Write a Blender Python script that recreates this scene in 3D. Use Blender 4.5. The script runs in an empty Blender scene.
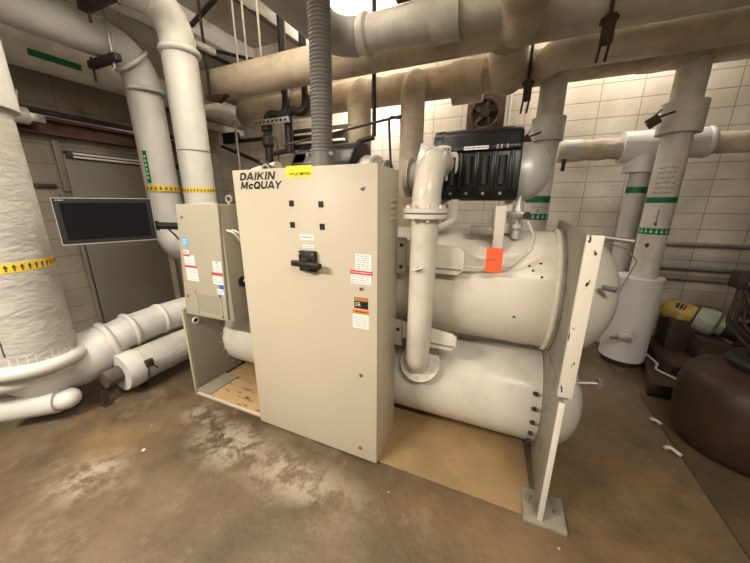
import bpy, bmesh, math, random
from mathutils import Vector, Matrix
random.seed(7)
C = bpy.context.scene.collection
PI = math.pi
R_ = math.radians
V = Vector

# ------------------------------------------------------------------ materials
def mat(name, col, rough=.6, metal=0., var=0., vscale=6., dark=None, bump=0., bscale=30., spec=.4, emit=None, estr=0., thresh=None, detail=5., stretch=None):
    """paint with optional mottling towards a second colour (stains / wear) and bump"""
    m = bpy.data.materials.new(name); m.use_nodes = True
    nt = m.node_tree; N = nt.nodes; L = nt.links
    b = N['Principled BSDF']
    b.inputs['Base Color'].default_value = (*col, 1); b.inputs['Roughness'].default_value = rough
    b.inputs['Metallic'].default_value = metal; b.inputs['Specular IOR Level'].default_value = spec
    tc = N.new('ShaderNodeTexCoord'); src = tc.outputs['Object']
    if stretch:
        mp = N.new('ShaderNodeMapping'); mp.inputs['Scale'].default_value = stretch
        L.new(src, mp.inputs[0]); src = mp.outputs[0]
    if var > 0 or dark:
        n = N.new('ShaderNodeTexNoise'); n.inputs['Scale'].default_value = vscale; n.inputs['Detail'].default_value = detail
        n.inputs['Roughness'].default_value = .62
        L.new(src, n.inputs['Vector'])
        r = N.new('ShaderNodeValToRGB')
        lo, hi = thresh or (.35, .68)
        r.color_ramp.elements[0].position = lo; r.color_ramp.elements[1].position = hi
        d = dark or tuple(c * (1 - var) for c in col)
        r.color_ramp.elements[0].color = (*d, 1); r.color_ramp.elements[1].color = (*col, 1)
        L.new(n.outputs['Fac'], r.inputs[0]); L.new(r.outputs[0], b.inputs['Base Color'])
    if bump > 0:
        n2 = N.new('ShaderNodeTexNoise'); n2.inputs['Scale'].default_value = bscale; n2.inputs['Detail'].default_value = 4
        L.new(src, n2.inputs['Vector'])
        bp = N.new('ShaderNodeBump'); bp.inputs['Strength'].default_value = bump; bp.inputs['Distance'].default_value = .02
        L.new(n2.outputs['Fac'], bp.inputs['Height']); L.new(bp.outputs[0], b.inputs['Normal'])
    if emit:
        b.inputs['Emission Color'].default_value = (*emit, 1); b.inputs['Emission Strength'].default_value = estr
    return m

def mat_block(name, col, mortar, bw, bh, axes, offx=0., offz=0.):
    m = bpy.data.materials.new(name); m.use_nodes = True
    nt = m.node_tree; N = nt.nodes; L = nt.links; b = N['Principled BSDF']
    tc = N.new('ShaderNodeTexCoord'); sp = N.new('ShaderNodeSeparateXYZ'); L.new(tc.outputs['Object'], sp.inputs[0])
    cb = N.new('ShaderNodeCombineXYZ'); L.new(sp.outputs[axes], cb.inputs[0]); L.new(sp.outputs[2], cb.inputs[1])
    mp = N.new('ShaderNodeMapping'); mp.inputs['Location'].default_value = (offx, offz, 0); L.new(cb.outputs[0], mp.inputs[0])
    br = N.new('ShaderNodeTexBrick'); br.inputs['Scale'].default_value = 1; br.inputs['Brick Width'].default_value = bw
    br.inputs['Row Height'].default_value = bh; br.inputs['Mortar Size'].default_value = .0055; br.inputs['Mortar Smooth'].default_value = .4
    br.inputs['Color1'].default_value = (*col, 1); br.inputs['Color2'].default_value = (*[c * .94 for c in col], 1)
    br.inputs['Mortar'].default_value = (*mortar, 1); br.offset = 0
    L.new(mp.outputs[0], br.inputs['Vector'])
    n = N.new('ShaderNodeTexNoise'); n.inputs['Scale'].default_value = 2.2; n.inputs['Detail'].default_value = 6; L.new(tc.outputs['Object'], n.inputs['Vector'])
    rp = N.new('ShaderNodeValToRGB'); rp.color_ramp.elements[0].position = .3; rp.color_ramp.elements[1].position = .65
    rp.color_ramp.elements[0].color = (.72, .68, .62, 1); rp.color_ramp.elements[1].color = (1, 1, 1, 1); L.new(n.outputs['Fac'], rp.inputs[0])
    mx = N.new('ShaderNodeMix'); mx.data_type = 'RGBA'; mx.blend_type = 'MULTIPLY'; mx.inputs[0].default_value = 1
    L.new(br.outputs['Color'], mx.inputs[6]); L.new(rp.outputs[0], mx.inputs[7]); L.new(mx.outputs[2], b.inputs['Base Color'])
    n2 = N.new('ShaderNodeTexNoise'); n2.inputs['Scale'].default_value = 45; L.new(tc.outputs['Object'], n2.inputs['Vector'])
    mth = N.new('ShaderNodeMath'); mth.operation = 'MULTIPLY_ADD'; mth.inputs[1].default_value = -1.6
    L.new(br.outputs['Fac'], mth.inputs[0]); L.new(n2.outputs['Fac'], mth.inputs[2])
    bp = N.new('ShaderNodeBump'); bp.inputs['Strength'].default_value = .45; bp.inputs['Distance'].default_value = .012
    L.new(mth.outputs[0], bp.inputs['Height']); L.new(bp.outputs[0], b.inputs['Normal'])
    b.inputs['Roughness'].default_value = .62
    return m

def mat_floor():
    m = bpy.data.materials.new('stained concrete'); m.use_nodes = True
    nt = m.node_tree; N = nt.nodes; L = nt.links; b = N['Principled BSDF']
    tc = N.new('ShaderNodeTexCoord')
    def noise(scale, detail, lo, hi, rough=.6):
        n = N.new('ShaderNodeTexNoise'); n.inputs['Scale'].default_value = scale; n.inputs['Detail'].default_value = detail; n.inputs['Roughness'].default_value = rough
        L.new(tc.outputs['Object'], n.inputs['Vector'])
        r = N.new('ShaderNodeMapRange'); r.inputs[1].default_value = lo; r.inputs[2].default_value = hi
        L.new(n.outputs['Fac'], r.inputs[0]); return n, r.outputs[0]
    def mix(f, a, bb, fac=None):
        x = N.new('ShaderNodeMix'); x.data_type = 'RGBA'
        if f is not None: L.new(f, x.inputs[0])
        for i, c in ((6, a), (7, bb)):
            if c is None: c = warm
            if isinstance(c, tuple): x.inputs[i].default_value = (*c, 1)
            else: L.new(c, x.inputs[i])
        return x.outputs[2]
    warm = (.20, .128, .064)
    _, f1 = noise(1.6, 8, .38, .62, .65)
    base = mix(f1, (.064, .043, .024), (.138, .099, .060))
    _, f2 = noise(5, 8, .55, .72, .7)
    c2 = mix(f2, base, (.19, .150, .105))
    # pale scraped patches where old paint is worn, in front of the tall cabinet
    def blob(cx, cy, rx, ry):
        mp = N.new('ShaderNodeMapping'); mp.vector_type = 'POINT'
        mp.inputs['Location'].default_value = (-(cx + .05) / rx, -(cy - .65) / ry, 0); mp.inputs['Scale'].default_value = (1 / rx, 1 / ry, 0)
        L.new(tc.outputs['Object'], mp.inputs[0])
        ln = N.new('ShaderNodeVectorMath'); ln.operation = 'LENGTH'; L.new(mp.outputs[0], ln.inputs[0])
        mr = N.new('ShaderNodeMapRange'); mr.inputs[1].default_value = 1; mr.inputs[2].default_value = .2; L.new(ln.outputs['Value'], mr.inputs[0])
        return mr.outputs[0]
    def mul(a, bb):
        x = N.new('ShaderNodeMath'); x.operation = 'MULTIPLY'; L.new(a, x.inputs[0]); L.new(bb, x.inputs[1]); return x.outputs[0]
    def mx(a, bb):
        x = N.new('ShaderNodeMath'); x.operation = 'MAXIMUM'; L.new(a, x.inputs[0]); L.new(bb, x.inputs[1]); return x.outputs[0]
    _, f3 = noise(7, 9, .44, .56, .74)
    bl = mx(mx(blob(-1.55, 1.13, .45, .24), blob(-1.0, 1.1, .6, .2)), mx(blob(-2.15, .62, .22, .25), blob(-2.0, 1.25, .25, .14)))
    c3 = mix(mul(f3, bl), c2, (.31, .265, .205))
    # ochre spill stains
    _, f4 = noise(1.1, 4, .52, .66)
    c4 = mix(mul(f4, mx(mx(blob(-2.6, 1.0, .8, .5), blob(.85, 1.75, .9, .9)), blob(-.15, 1.2, .7, .3))), c3, (.22, .132, .055))
    _, f7 = noise(2.2, 8, .30, .66, .68)
    c5 = mix(mul(f7, mx(blob(.95, 1.85, 1.0, 1.5), blob(.1, 1.25, .8, .25))), c4, None)
    L.new(c5, b.inputs['Base Color'])
    n5, f5 = noise(2.4, 5, .35, .7)
    rr = N.new('ShaderNodeMapRange'); rr.inputs[3].default_value = .38; rr.inputs[4].default_value = .62; L.new(f5, rr.inputs[0]); L.new(rr.outputs[0], b.inputs['Roughness'])
    n6 = N.new('ShaderNodeTexNoise'); n6.inputs['Scale'].default_value = 24; n6.inputs['Detail'].default_value = 7; L.new(tc.outputs['Object'], n6.inputs['Vector'])
    bp = N.new('ShaderNodeBump'); bp.inputs['Strength'].default_value = .5; bp.inputs['Distance'].default_value = .012
    L.new(n6.outputs['Fac'], bp.inputs['Height']); L.new(bp.outputs[0], b.inputs['Normal'])
    return m

M = {}
M['white'] = mat('white pipe jacket', (.56, .55, .52), .45, var=.12, vscale=5, bump=.12, bscale=9)
M['white_rough'] = mat('wrinkled white jacket', (.47, .45, .41), .55, var=.22, vscale=4, bump=.5, bscale=14, stretch=(1, 1, 2.2))
M['old'] = mat('aged tan pipe jacket', (.62, .54, .43), .65, dark=(.36, .28, .19), vscale=3.0, bump=.25, bscale=12, thresh=(.3, .6))
M['grey_jacket'] = mat('pale grey pipe jacket', (.66, .63, .57), .5, var=.3, vscale=4, bump=.15, bscale=10)
M['duct'] = mat('grey painted pipe', (.34, .34, .32), .55, var=.1, vscale=3)
M['crumple'] = mat('crumpled pipe wrap', (.58, .50, .40), .6, dark=(.40, .33, .25), vscale=8, bump=1., bscale=16)
M['cab'] = mat('beige cabinet paint', (.575, .515, .40), .42, var=.03, vscale=3)
M['cab_grey'] = mat('grey beige cabinet paint', (.33, .30, .24), .45, var=.05, vscale=3)
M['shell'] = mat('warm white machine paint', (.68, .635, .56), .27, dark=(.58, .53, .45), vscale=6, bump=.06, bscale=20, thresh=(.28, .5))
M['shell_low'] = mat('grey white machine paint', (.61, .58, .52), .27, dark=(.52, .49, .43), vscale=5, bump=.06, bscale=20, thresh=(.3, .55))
M['plate'] = mat('grey end plate paint', (.25, .225, .185), .5, dark=(.15, .13, .105), vscale=9, thresh=(.3, .5))
M['chip'] = mat('chipped cream paint', (.68, .63, .54), .45, dark=(.03, .025, .02), vscale=22, thresh=(.355, .375), bump=.1, detail=3, stretch=(1.6, 1.6, .6))
M['tan_plate'] = mat('left plate paint', (.24, .215, .165), .5, var=.1, vscale=5)
M['black'] = mat('black enamel', (.007, .007, .008), .34, var=.2, vscale=6)
M['black_matt'] = mat('black matt plastic', (.012, .011, .01), .5)
M['screen'] = mat('dark display glass', (.007, .007, .010), .16)
M['bezel'] = mat('silver bezel', (.6, .6, .6), .35, .5)
M['silver'] = mat('cast aluminium paint', (.60, .60, .585), .38, .25, var=.1, vscale=6, bump=.05, bscale=60)
M['foot'] = mat('worn foot plate paint', (.27, .24, .19), .55, dark=(.15, .12, .085), vscale=9, thresh=(.3, .55))
M['side_floor'] = mat('rust stained concrete strip', (.105, .066, .034), .6, dark=(.06, .04, .022), vscale=2.5, bump=.3)
M['cab_dim'] = mat('beige box paint with painted shade', (.43, .39, .305), .45, var=.04, vscale=3)  # tall cabinet's beige darkened: dimmer light on the small box put into colour
M['steel'] = mat('galvanised steel', (.42, .40, .37), .4, .7, var=.2, vscale=14)
M['iron'] = mat('dark iron', (.055, .043, .034), .6, .3, var=.4, vscale=10)
M['rust'] = mat('rusty iron', (.09, .048, .03), .75, .1, dark=(.05, .03, .02), vscale=8)
M['maroon'] = mat('maroon steel', (.13, .045, .038), .6, var=.4, vscale=6)
M['flex'] = mat('grey flexible conduit', (.20, .195, .185), .5, .1)
M['green'] = mat('green tape', (.005, .13, .048), .45)
M['lime'] = mat('pale green print', (.40, .70, .50), .5)
M['yellow'] = mat('yellow tape', (.72, .50, .04), .45)
M['sticker_yellow'] = mat('bright yellow sticker', (.85, .80, .03), .5)
M['paper'] = mat('white sticker', (.82, .82, .82), .5)
M['red'] = mat('red print', (.62, .05, .06), .5)
M['orange'] = mat('orange print', (.75, .23, .04), .5)
M['brown_print'] = mat('brown orange print', (.46, .2, .06), .5)
M['cyan'] = mat('cyan sticker', (.10, .50, .72), .5)
M['blue'] = mat('blue print', (.03, .10, .5), .5)
M['ink'] = mat('grey ink', (.34, .34, .38), .6)
M['ink_dark'] = mat('dark ink', (.05, .045, .05), .6)
M['ink_olive'] = mat('olive ink', (.25, .22, .02), .6)
M['tag'] = mat('orange card', (.86, .13, .05), .5)
M['wire'] = mat('pale cable', (.52, .49, .43), .5)
M['seam'] = mat('dark seam', (.07, .06, .055), .7)
M['pad'] = mat('ochre painted pad', (.34, .225, .108), .5, dark=(.21, .138, .07), vscale=2.2, bump=.1, bscale=20, thresh=(.3, .6))
M['pad_worn'] = mat('worn tan board', (.42, .28, .14), .6, dark=(.07, .04, .022), vscale=9, thresh=(.34, .43), stretch=(1.0, 3.2, 1))
M['bronze'] = mat('dark brown drum paint', (.050, .027, .017), .5, dark=(.03, .015, .009), vscale=3, bump=.1, bscale=14)
M['motor_y'] = mat('mustard motor paint', (.50, .36, .10), .4, var=.25, vscale=8)
M['pump_g'] = mat('pale green pump paint', (.33, .37, .29), .5, var=.3, vscale=9)
M['vessel'] = mat('pale khaki vessel', (.36, .34, .25), .55, dark=(.22, .2, .14), vscale=5)
M['conc'] = mat('raw concrete plinth', (.11, .085, .06), .8, var=.35, vscale=6, bump=.3)
M['conc_d'] = mat('dark concrete', (.06, .040, .024), .75, var=.4, vscale=5, bump=.3)
M['tank_white'] = mat('smooth white jacket', (.70, .70, .70), .35, var=.05, vscale=3)
M['ceil'] = mat('grey ceiling', (.36, .32, .27), .8, var=.25, vscale=2.5)
M['beam'] = mat('white concrete beam', (.74, .72, .67), .7, var=.08, vscale=3)
M['panel'] = mat('smooth grey wall panel', (.185, .17, .135), .5, var=.1, vscale=1.5)
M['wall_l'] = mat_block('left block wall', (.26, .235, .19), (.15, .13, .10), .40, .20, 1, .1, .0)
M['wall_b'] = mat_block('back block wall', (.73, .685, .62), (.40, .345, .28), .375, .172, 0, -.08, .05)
M['wall_p'] = mat('painted wall', (.42, .38, .31), .7, var=.1)
M['floor'] = mat_floor()
M['lamp_body'] = mat('white lamp housing', (.75, .74, .7), .5)
M['tube_on'] = mat('lit tube', (1, 1, 1), .5, emit=(1., .88, .70), estr=5)
M['tube_off'] = mat('unlit tube', (.75, .75, .72), .3)

# ------------------------------------------------------------------ mesh building
class MB:
    def __init__(s): s.v = []; s.f = []
    def add(s, vs, fs):
        n = len(s.v); s.v += [V(p) for p in vs]; s.f += [[i + n for i in f] for f in fs]; return s
    def bm(s, b, mtx=None):
        b.verts.ensure_lookup_table()
        for i, x in enumerate(b.verts): x.index = i
        s.add([(mtx @ x.co) if mtx else x.co for x in b.verts], [[x.index for x in f.verts] for f in b.faces]); b.free(); return s
    def box(s, x0, x1, y0, y1, z0, z1, bev=0., mtx=None, seg=2):
        b = bmesh.new(); bmesh.ops.create_cube(b, size=1)
        for x in b.verts: x.co = V(((x0 + x1) / 2 + x.co.x * (x1 - x0), (y0 + y1) / 2 + x.co.y * (y1 - y0), (z0 + z1) / 2 + x.co.z * (z1 - z0)))
        if bev > 0: bmesh.ops.bevel(b, geom=b.edges[:], offset=bev, segments=seg, affect='EDGES', profile=.5)
        return s.bm(b, mtx)
    def sweep(s, path, r, seg=24, caps=True, flat=0.):
        P = [V(p) for p in path]; n = len(P)
        rr = r if isinstance(r, (list, tuple)) else [r] * n
        T = [((P[min(i + 1, n - 1)] - P[max(i - 1, 0)])).normalized() for i in range(n)]
        a = T[0].cross(V((0, 0, 1)));
        if a.length < .05: a = T[0].cross(V((0, 1, 0)))
        a.normalize(); vs = []
        for i in range(n):
            if i: a = (T[i - 1].rotation_difference(T[i]) @ a)
            a = (a - T[i] * a.dot(T[i])).normalized(); b = T[i].cross(a)
            for k in range(seg):
                t = 2 * PI * k / seg; vs.append(P[i] + (a * math.cos(t) + b * math.sin(t)) * rr[i])
        fs = [[i * seg + k, i * seg + (k + 1) % seg, (i + 1) * seg + (k + 1) % seg, (i + 1) * seg + k] for i in range(n - 1) for k in range(seg)]
        if caps: fs += [list(range(seg))[::-1], [(n - 1) * seg + k for k in range(seg)]]
        return s.add(vs, fs)
    def lathe(s, prof, o, d, seg=40, caps=True):
        """prof = [(t along d, radius)]"""
        o = V(o); d = V(d).normalized(); a = d.cross(V((0, 0, 1)))
        if a.length < .05: a = d.cross(V((0, 1, 0)))
        a.normalize(); b = d.cross(a); vs = []; n = len(prof)
        for t, r in prof:
            for k in range(seg):
                q = 2 * PI * k / seg; vs.append(o + d * t + (a * math.cos(q) + b * math.sin(q)) * max(r, 1e-4))
        fs = [[i * seg + k, i * seg + (k + 1) % seg, (i + 1) * seg + (k + 1) % seg, (i + 1) * seg + k] for i in range(n - 1) for k in range(seg)]
        if caps: fs += [list(range(seg))[::-1], [(n - 1) * seg + k for k in range(seg)]]
        return s.add(vs, fs)
    def torus(s, o, d, R, r, seg=40, s2=10, arc=(0, 2 * PI), ref=None):
        o = V(o); d = V(d).normalized(); a = V(ref) if ref else d.cross(V((0, 0, 1)))
        if a.length < .05: a = d.cross(V((0, 1, 0)))
        a.normalize(); b = d.cross(a); full = arc[1] - arc[0] > 6.28; n = seg if full else seg + 1; vs = []
        for i in range(n):
            q = arc[0] + (arc[1] - arc[0]) * i / seg; e = a * math.cos(q) + b * math.sin(q)
            for k in range(s2):
                t = 2 * PI * k / s2; vs.append(o + e * (R + r * math.cos(t)) + d * r * math.sin(t))
        fs = []
        for i in range(seg):
            j = (i + 1) % n
            for k in range(s2): fs.append([i * s2 + k, j * s2 + k, j * s2 + (k + 1) % s2, i * s2 + (k + 1) % s2])
        if not full: fs += [list(range(s2)), [(n - 1) * s2 + k for k in range(s2)][::-1]]
        return s.add(vs, fs)
    def prism(s, poly, ax, a0, a1, bev=0.):
        """polygon in the two remaining axes (in order), extruded along ax"""
        def p3(q, t):
            c = list(q); c.insert(ax, t); return c
        n = len(poly); b = bmesh.new()
        lo = [b.verts.new(p3(q, a0)) for q in poly]; hi = [b.verts.new(p3(q, a1)) for q in poly]
        b.faces.new(lo); b.faces.new(hi[::-1])
        for i in range(n): b.faces.new([lo[i], hi[i], hi[(i + 1) % n], lo[(i + 1) % n]])
        bmesh.ops.recalc_face_normals(b, faces=b.faces[:])
        if bev > 0: bmesh.ops.bevel(b, geom=b.edges[:], offset=bev, segments=2, affect='EDGES', profile=.5)
        return s.bm(b)
    def sphere(s, o, r, sc=(1, 1, 1), seg=24):
        b = bmesh.new(); bmesh.ops.create_uvsphere(b, u_segments=seg, v_segments=seg // 2, radius=r)
        return s.bm(b, Matrix.Translation(o) @ Matrix.Diagonal((*sc, 1)))
    def patch(s, o, d, ref, r, a0, a1, t0, t1, n=12, th=.002):
        """curved decal on a cylinder: axis through o along d, angle measured from ref"""
        o = V(o); d = V(d).normalized(); a = V(ref).normalized(); b = d.cross(a); vs = []
        for i in range(n + 1):
            q = a0 + (a1 - a0) * i / n; e = a * math.cos(q) + b * math.sin(q)
            for rr in (r + th, r - .004):
                vs += [o + e * rr + d * t0, o + e * rr + d * t1]
        fs = []
        for i in range(n):
            k = 4 * i
            fs += [[k, k + 4, k + 5, k + 1], [k + 2, k + 3, k + 7, k + 6], [k, k + 2, k + 6, k + 4], [k + 1, k + 5, k + 7, k + 3]]
        fs += [[0, 1, 3, 2], [4 * n, 4 * n + 2, 4 * n + 3, 4 * n + 1]]
        return s.add(vs, fs)

def fillet(pts, rad, n=8):
    P = [V(p) for p in pts]; out = [P[0]]
    rads = rad if isinstance(rad, (list, tuple)) else [rad] * (len(P) - 2)
    for i in range(1, len(P) - 1):
        u = (P[i - 1] - P[i]).normalized(); w = (P[i + 1] - P[i]).normalized(); ang = u.angle(w)
        if ang > 3.1: out.append(P[i]); continue
        l = rads[i - 1] / math.tan(ang / 2)
        l = min(l, (P[i - 1] - P[i]).length * .98, (P[i + 1] - P[i]).length * .98); r = l * math.tan(ang / 2)
        c = P[i] + (u + w).normalized() * (r / math.sin(ang / 2))
        s0 = P[i] + u * l - c; s1 = P[i] + w * l - c; tot = s0.angle(s1); axis = s0.cross(s1).normalized()
        for k in range(n + 1): out.append(c + Matrix.Rotation(tot * k / n, 3, axis) @ s0)
    out.append(P[-1]); return out

def obj(name, mb, m, parent=None, smooth=True, ang=38, kind=None):
    vs = mb.v
    if parent is None:
        xs = [p.x for p in vs]; ys = [p.y for p in vs]; zs = [p.z for p in vs]
        org = V(((min(xs) + max(xs)) / 2, (min(ys) + max(ys)) / 2, min(zs)))
    else: org = V((0, 0, 0))
    me = bpy.data.meshes.new(name); me.from_pydata([p - org for p in vs], [], mb.f); me.update()
    b = bmesh.new(); b.from_mesh(me); bmesh.ops.recalc_face_normals(b, faces=b.faces[:]); b.to_mesh(me); b.free()
    if smooth:
        me.polygons.foreach_set('use_smooth', [True] * len(me.polygons)); me.set_sharp_from_angle(angle=R_(ang))
    me.materials.append(M[m] if isinstance(m, str) else m)
    o = bpy.data.objects.new(name, me); C.objects.link(o); o.location = org
    if parent is not None:
        o.parent = parent; w = V((0, 0, 0)); q = parent
        while q: w += q.location; q = q.parent
        # parents carry translation only, so the inverse is a plain shift
        o.location = -(w)
    if kind: o['kind'] = kind
    return o
def tag(o, label, cat, group=None):
    o['label'] = label; o['category'] = cat
    if group: o['group'] = group
    return o
def thing(name, loc, label, cat, group=None):
    o = bpy.data.objects.new(name, None); C.objects.link(o); o.location = loc; o.empty_display_size = .1
    return tag(o, label, cat, group)
def lab(o, s): o['label'] = s; return o
def struct(name, mb, m, **k): return obj(name, mb, m, kind='structure', **k)
def copy_tree(o, parent=None):
    c = o.copy(); C.objects.link(c); c.parent = parent
    for ch in list(o.children): copy_tree(ch, c)
    return c

def text_mb(s, origin, u, w, height, bold=0., shear=0., depth=.0015, width=None):
    cu = bpy.data.curves.new('t', 'FONT'); cu.body = s; cu.size = 1; cu.offset = bold; cu.shear = shear; cu.extrude = 0
    t = bpy.data.objects.new('t', cu); C.objects.link(t)
    dg = bpy.context.evaluated_depsgraph_get(); me = bpy.data.meshes.new_from_object(t.evaluated_get(dg))
    C.objects.unlink(t); bpy.data.objects.remove(t)
    xs = [v.co.x for v in me.vertices]; ys = [v.co.y for v in me.vertices]
    k = height / (max(ys) - min(ys)); kx = (width / (max(xs) - min(xs))) if width else k
    u = V(u); w = V(w); o = V(origin); nn = u.cross(w)
    mb = MB(); mb.add([o + u * ((v.co.x - min(xs)) * kx) + w * ((v.co.y - min(ys)) * k) + nn * depth for v in me.vertices], [list(p.vertices) for p in me.polygons])
    bpy.data.meshes.remove(me); return mb

class Face:
    """a flat panel frame: origin, right (u), up (w); draws stickers standing a hair proud of it"""
    def __init__(s, o, u, w): s.o = V(o); s.u = V(u).normalized(); s.w = V(w).normalized(); s.n = s.u.cross(s.w)
    def p(s, a, b, h=0.): return s.o + s.u * a + s.w * b + s.n * h
    def slab(s, mb, a0, a1, b0, b1, h0, h1):
        q = [s.p(a, b, h) for h in (h0, h1) for a, b in ((a0, b0), (a1, b0), (a1, b1), (a0, b1))]
        return mb.add(q, [[0, 3, 2, 1], [4, 5, 6, 7], [0, 1, 5, 4], [1, 2, 6, 5], [2, 3, 7, 6], [3, 0, 4, 7]])
    def sticker(s, name, a0, a1, b0, b1, m, parent, h0=0., h1=.0015):
        return obj(name, s.slab(MB(), a0, a1, b0, b1, h0, h1), m, parent, smooth=False)
    def lines(s, a0, a1, b0, b1, rows, m, parent, name='printed_text', h=.0017, fill=.45, seed=1):
        rnd = random.Random(seed); mb = MB(); dh = (b1 - b0) / rows
        for r in range(rows):
            x = a0; y = b1 - (r + .5) * dh
            while x < a1 - .002:
                l = rnd.uniform(.006, .02); e = min(x + l, a1)
                s.slab(mb, x, e, y - dh * fill / 2, y + dh * fill / 2, h - .001, h); x = e + rnd.uniform(.003, .006)
        return obj(name, mb, m, parent, smooth=False)
    def scribble(s, a0, a1, b0, b1, m, parent, name='printed_text', n=30, wd=.003, h=.0018, seed=2):
        rnd = random.Random(seed); mb = MB(); x = a0; st = (a1 - a0) / n
        pts = [(a0 + i * st, rnd.uniform(b0, b1) if i % 2 else (b0 if rnd.random() < .5 else b0 + (b1 - b0) * .6)) for i in range(n + 1)]
        for (x0, y0), (x1, y1) in zip(pts, pts[1:]):
            d = V((x1 - x0, y1 - y0)); nn = V((-d.y, d.x)).normalized() * wd / 2
            q = [s.p(x0 + nn.x, y0 + nn.y, h), s.p(x0 - nn.x, y0 - nn.y, h), s.p(x1 - nn.x, y1 - nn.y, h), s.p(x1 + nn.x, y1 + nn.y, h)]
            mb.add(q, [[0, 1, 2, 3]])
        return obj(name, mb, m, parent, smooth=False)

def hexbolt(p, d, r=.012, h=.012):
    return MB().lathe([(-.004, r), (h, r), (h, r * .6), (h + .006, r * .55)], p, d, seg=6)

# ------------------------------------------------------------------ the room
XL, YB, ZC = -4.6, 4.4, 4.05
struct('floor', MB().box(XL - .1, 4.6, -3.2, YB + .1, -.1, 0), 'floor', smooth=False)
struct('ceiling', MB().box(XL - .1, 4.6, -3.2, YB + .1, ZC, ZC + .1), 'ceil', smooth=False)
def wall(name, b, m):
    mb = MB().box(*b); me = bpy.data.meshes.new(name); me.from_pydata(mb.v, [], mb.f); me.materials.append(M[m])
    o = bpy.data.objects.new(name, me); C.objects.link(o); o['kind'] = 'structure'; return o
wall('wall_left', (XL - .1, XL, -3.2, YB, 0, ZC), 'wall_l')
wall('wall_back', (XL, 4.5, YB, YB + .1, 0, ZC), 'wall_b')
wall('wall_right', (4.5, 4.6, -3.2, YB, 0, ZC), 'wall_p')
wall('wall_front', (XL, 4.5, -3.2, -3.1, 0, ZC), 'wall_p')
struct('trim_1', MB().box(XL, XL + .05, 1.83, 3.75, 0, 2.12, .008), 'panel')
for i, (x0, x1, z0) in enumerate(((-2.92, -2.55, 3.72), (-1.62, -1.40, 3.8), (-.95, -.62, 3.72), (.5, .8, 3.72), (2.2, 2.5, 3.72), (-4.4, -4.1, 3.8))):
    struct('trim_%d' % (i + 2), MB().box(x0, x1, -3.1, YB, z0, ZC, .01), 'beam')
struct('trim_8', MB().box(XL, XL + .1, 3.3, YB, 2.75, 2.85, .01), 'beam')

# dark curb strip and plinths to the right
pl = obj('concrete_plinth', MB().prism([(1.27, 2.95), (2.9, 2.95), (2.9, 4.2), (1.62, 4.2)], 2, 0, .12, .012), 'conc_d')
tag(pl, 'low dark concrete plinth under the yellow pump motor', 'plinth')
struct('trim_9', MB().prism([(1.19, .4), (3.4, .4), (3.4, 2.93), (1.22, 2.93)], 2, 0, .012), 'side_floor', smooth=False)

pad = thing('equipment_pad', (-1.0, 2.0, 0), 'thin ochre painted pad on the floor beneath the big machine', 'pad')
obj('pad_slab', MB().prism([(-2.31, 1.405), (.30, 1.405), (.24, 2.55), (-2.31, 2.55)], 2, .0, .006, .002), 'pad', pad)
lab(obj('worn_board', MB().box(-2.27, -1.56, 1.42, 1.70, .012, .02, .002), 'pad_worn', pad), 'scraped tan board with dark flaked patches')
lab(obj('edge_strip', MB().box(-2.27, -1.56, 1.403, 1.42, .012, .026, .002), 'wire', pad), 'pale edge strip')

# ------------------------------------------------------------------ the chiller
YE, ZE, RE = 2.085, 1.07, .363
YC, ZK, RC = 2.05, .345, .31
ch = thing('water_chiller', (-1.0, 2.08, 0), 'long cream machine of two stacked horizontal barrels with domed ends behind tall cabinet', 'chiller')
ev = obj('evaporator_shell', MB().lathe([(-2.30, RE), (-.03, RE), (.305, RE)], (0, YE, ZE), (1, 0, 0), 64), 'shell', ch)
lab(ev, 'upper cream barrel with scuffed paint')
obj('flange_ring', MB().torus((.292, YE, ZE), (1, 0, 0), RE + .004, .016, 64), 'shell', ev)
obj('flange_ring', MB().torus((.312, YE, ZE), (1, 0, 0), RE + .012, .010, 64), 'plate', ev)
for x, q in ((.145, 33), (.165, 29), (.21, 24), (.20, 36), (.10, -14)):
    q = R_(q); obj('paint_chip', MB().sphere((x, YE - RE * math.cos(q), ZE + RE * math.sin(q)), .008, (1, .5, .9), 8), 'ink_dark', ev)
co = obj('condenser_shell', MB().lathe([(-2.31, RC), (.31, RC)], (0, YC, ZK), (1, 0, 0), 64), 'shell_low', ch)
lab(co, 'lower grey white barrel')
for k in range(13):
    a = R_(150 + k * 15)
    p = (.292, YC + (RC + .022) * math.cos(a), ZK + (RC + .022) * math.sin(a))
    if p[2] < .03: continue
    obj('flange_bolt', hexbolt((p[0] - .014, p[1], p[2]), (-1, 0, 0), .013, .016), 'iron', co)
    obj('flange_bolt', hexbolt((-2.305, p[1], p[2]), (1, 0, 0), .011, .01), 'steel', co)
# right end: upper tube sheet with chipped front bar, lower support plate with foot
ep = obj('end_plate', MB().prism([(1.40, .74), (2.42, .74), (2.42, 1.30), (2.27, 1.495), (1.42, 1.475), (1.40, 1.44)], 0, .318, .346, .004), 'plate', ch)
lab(ep, 'grey upper end plate')
lab(obj('edge_bar', MB().box(.298, .356, 1.385, 1.405, .755, 1.48, .004), 'chip', ep), 'cream front edge bar with chipped paint')
lp = obj('support_plate', MB().prism([(1.40, .02), (1.58, .02), (1.80, .02), (2.42, .02), (2.42, .755), (1.50, .755), (1.40, .70)], 0, .312, .336, .003), 'plate', ch)
obj('edge_bar', MB().box(.310, .336, 1.387, 1.404, .02, .72, .004), 'shell', lp)
ft = obj('foot_plate', MB().box(.245, .445, 1.37, 1.57, 0.0, .02, .003), 'foot', ch)
for p in ((.275, 1.50, .018), (.405, 1.47, .018)): obj('anchor_bolt', hexbolt(p, (0, 0, 1), .013, .016), 'steel', ft)
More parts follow.
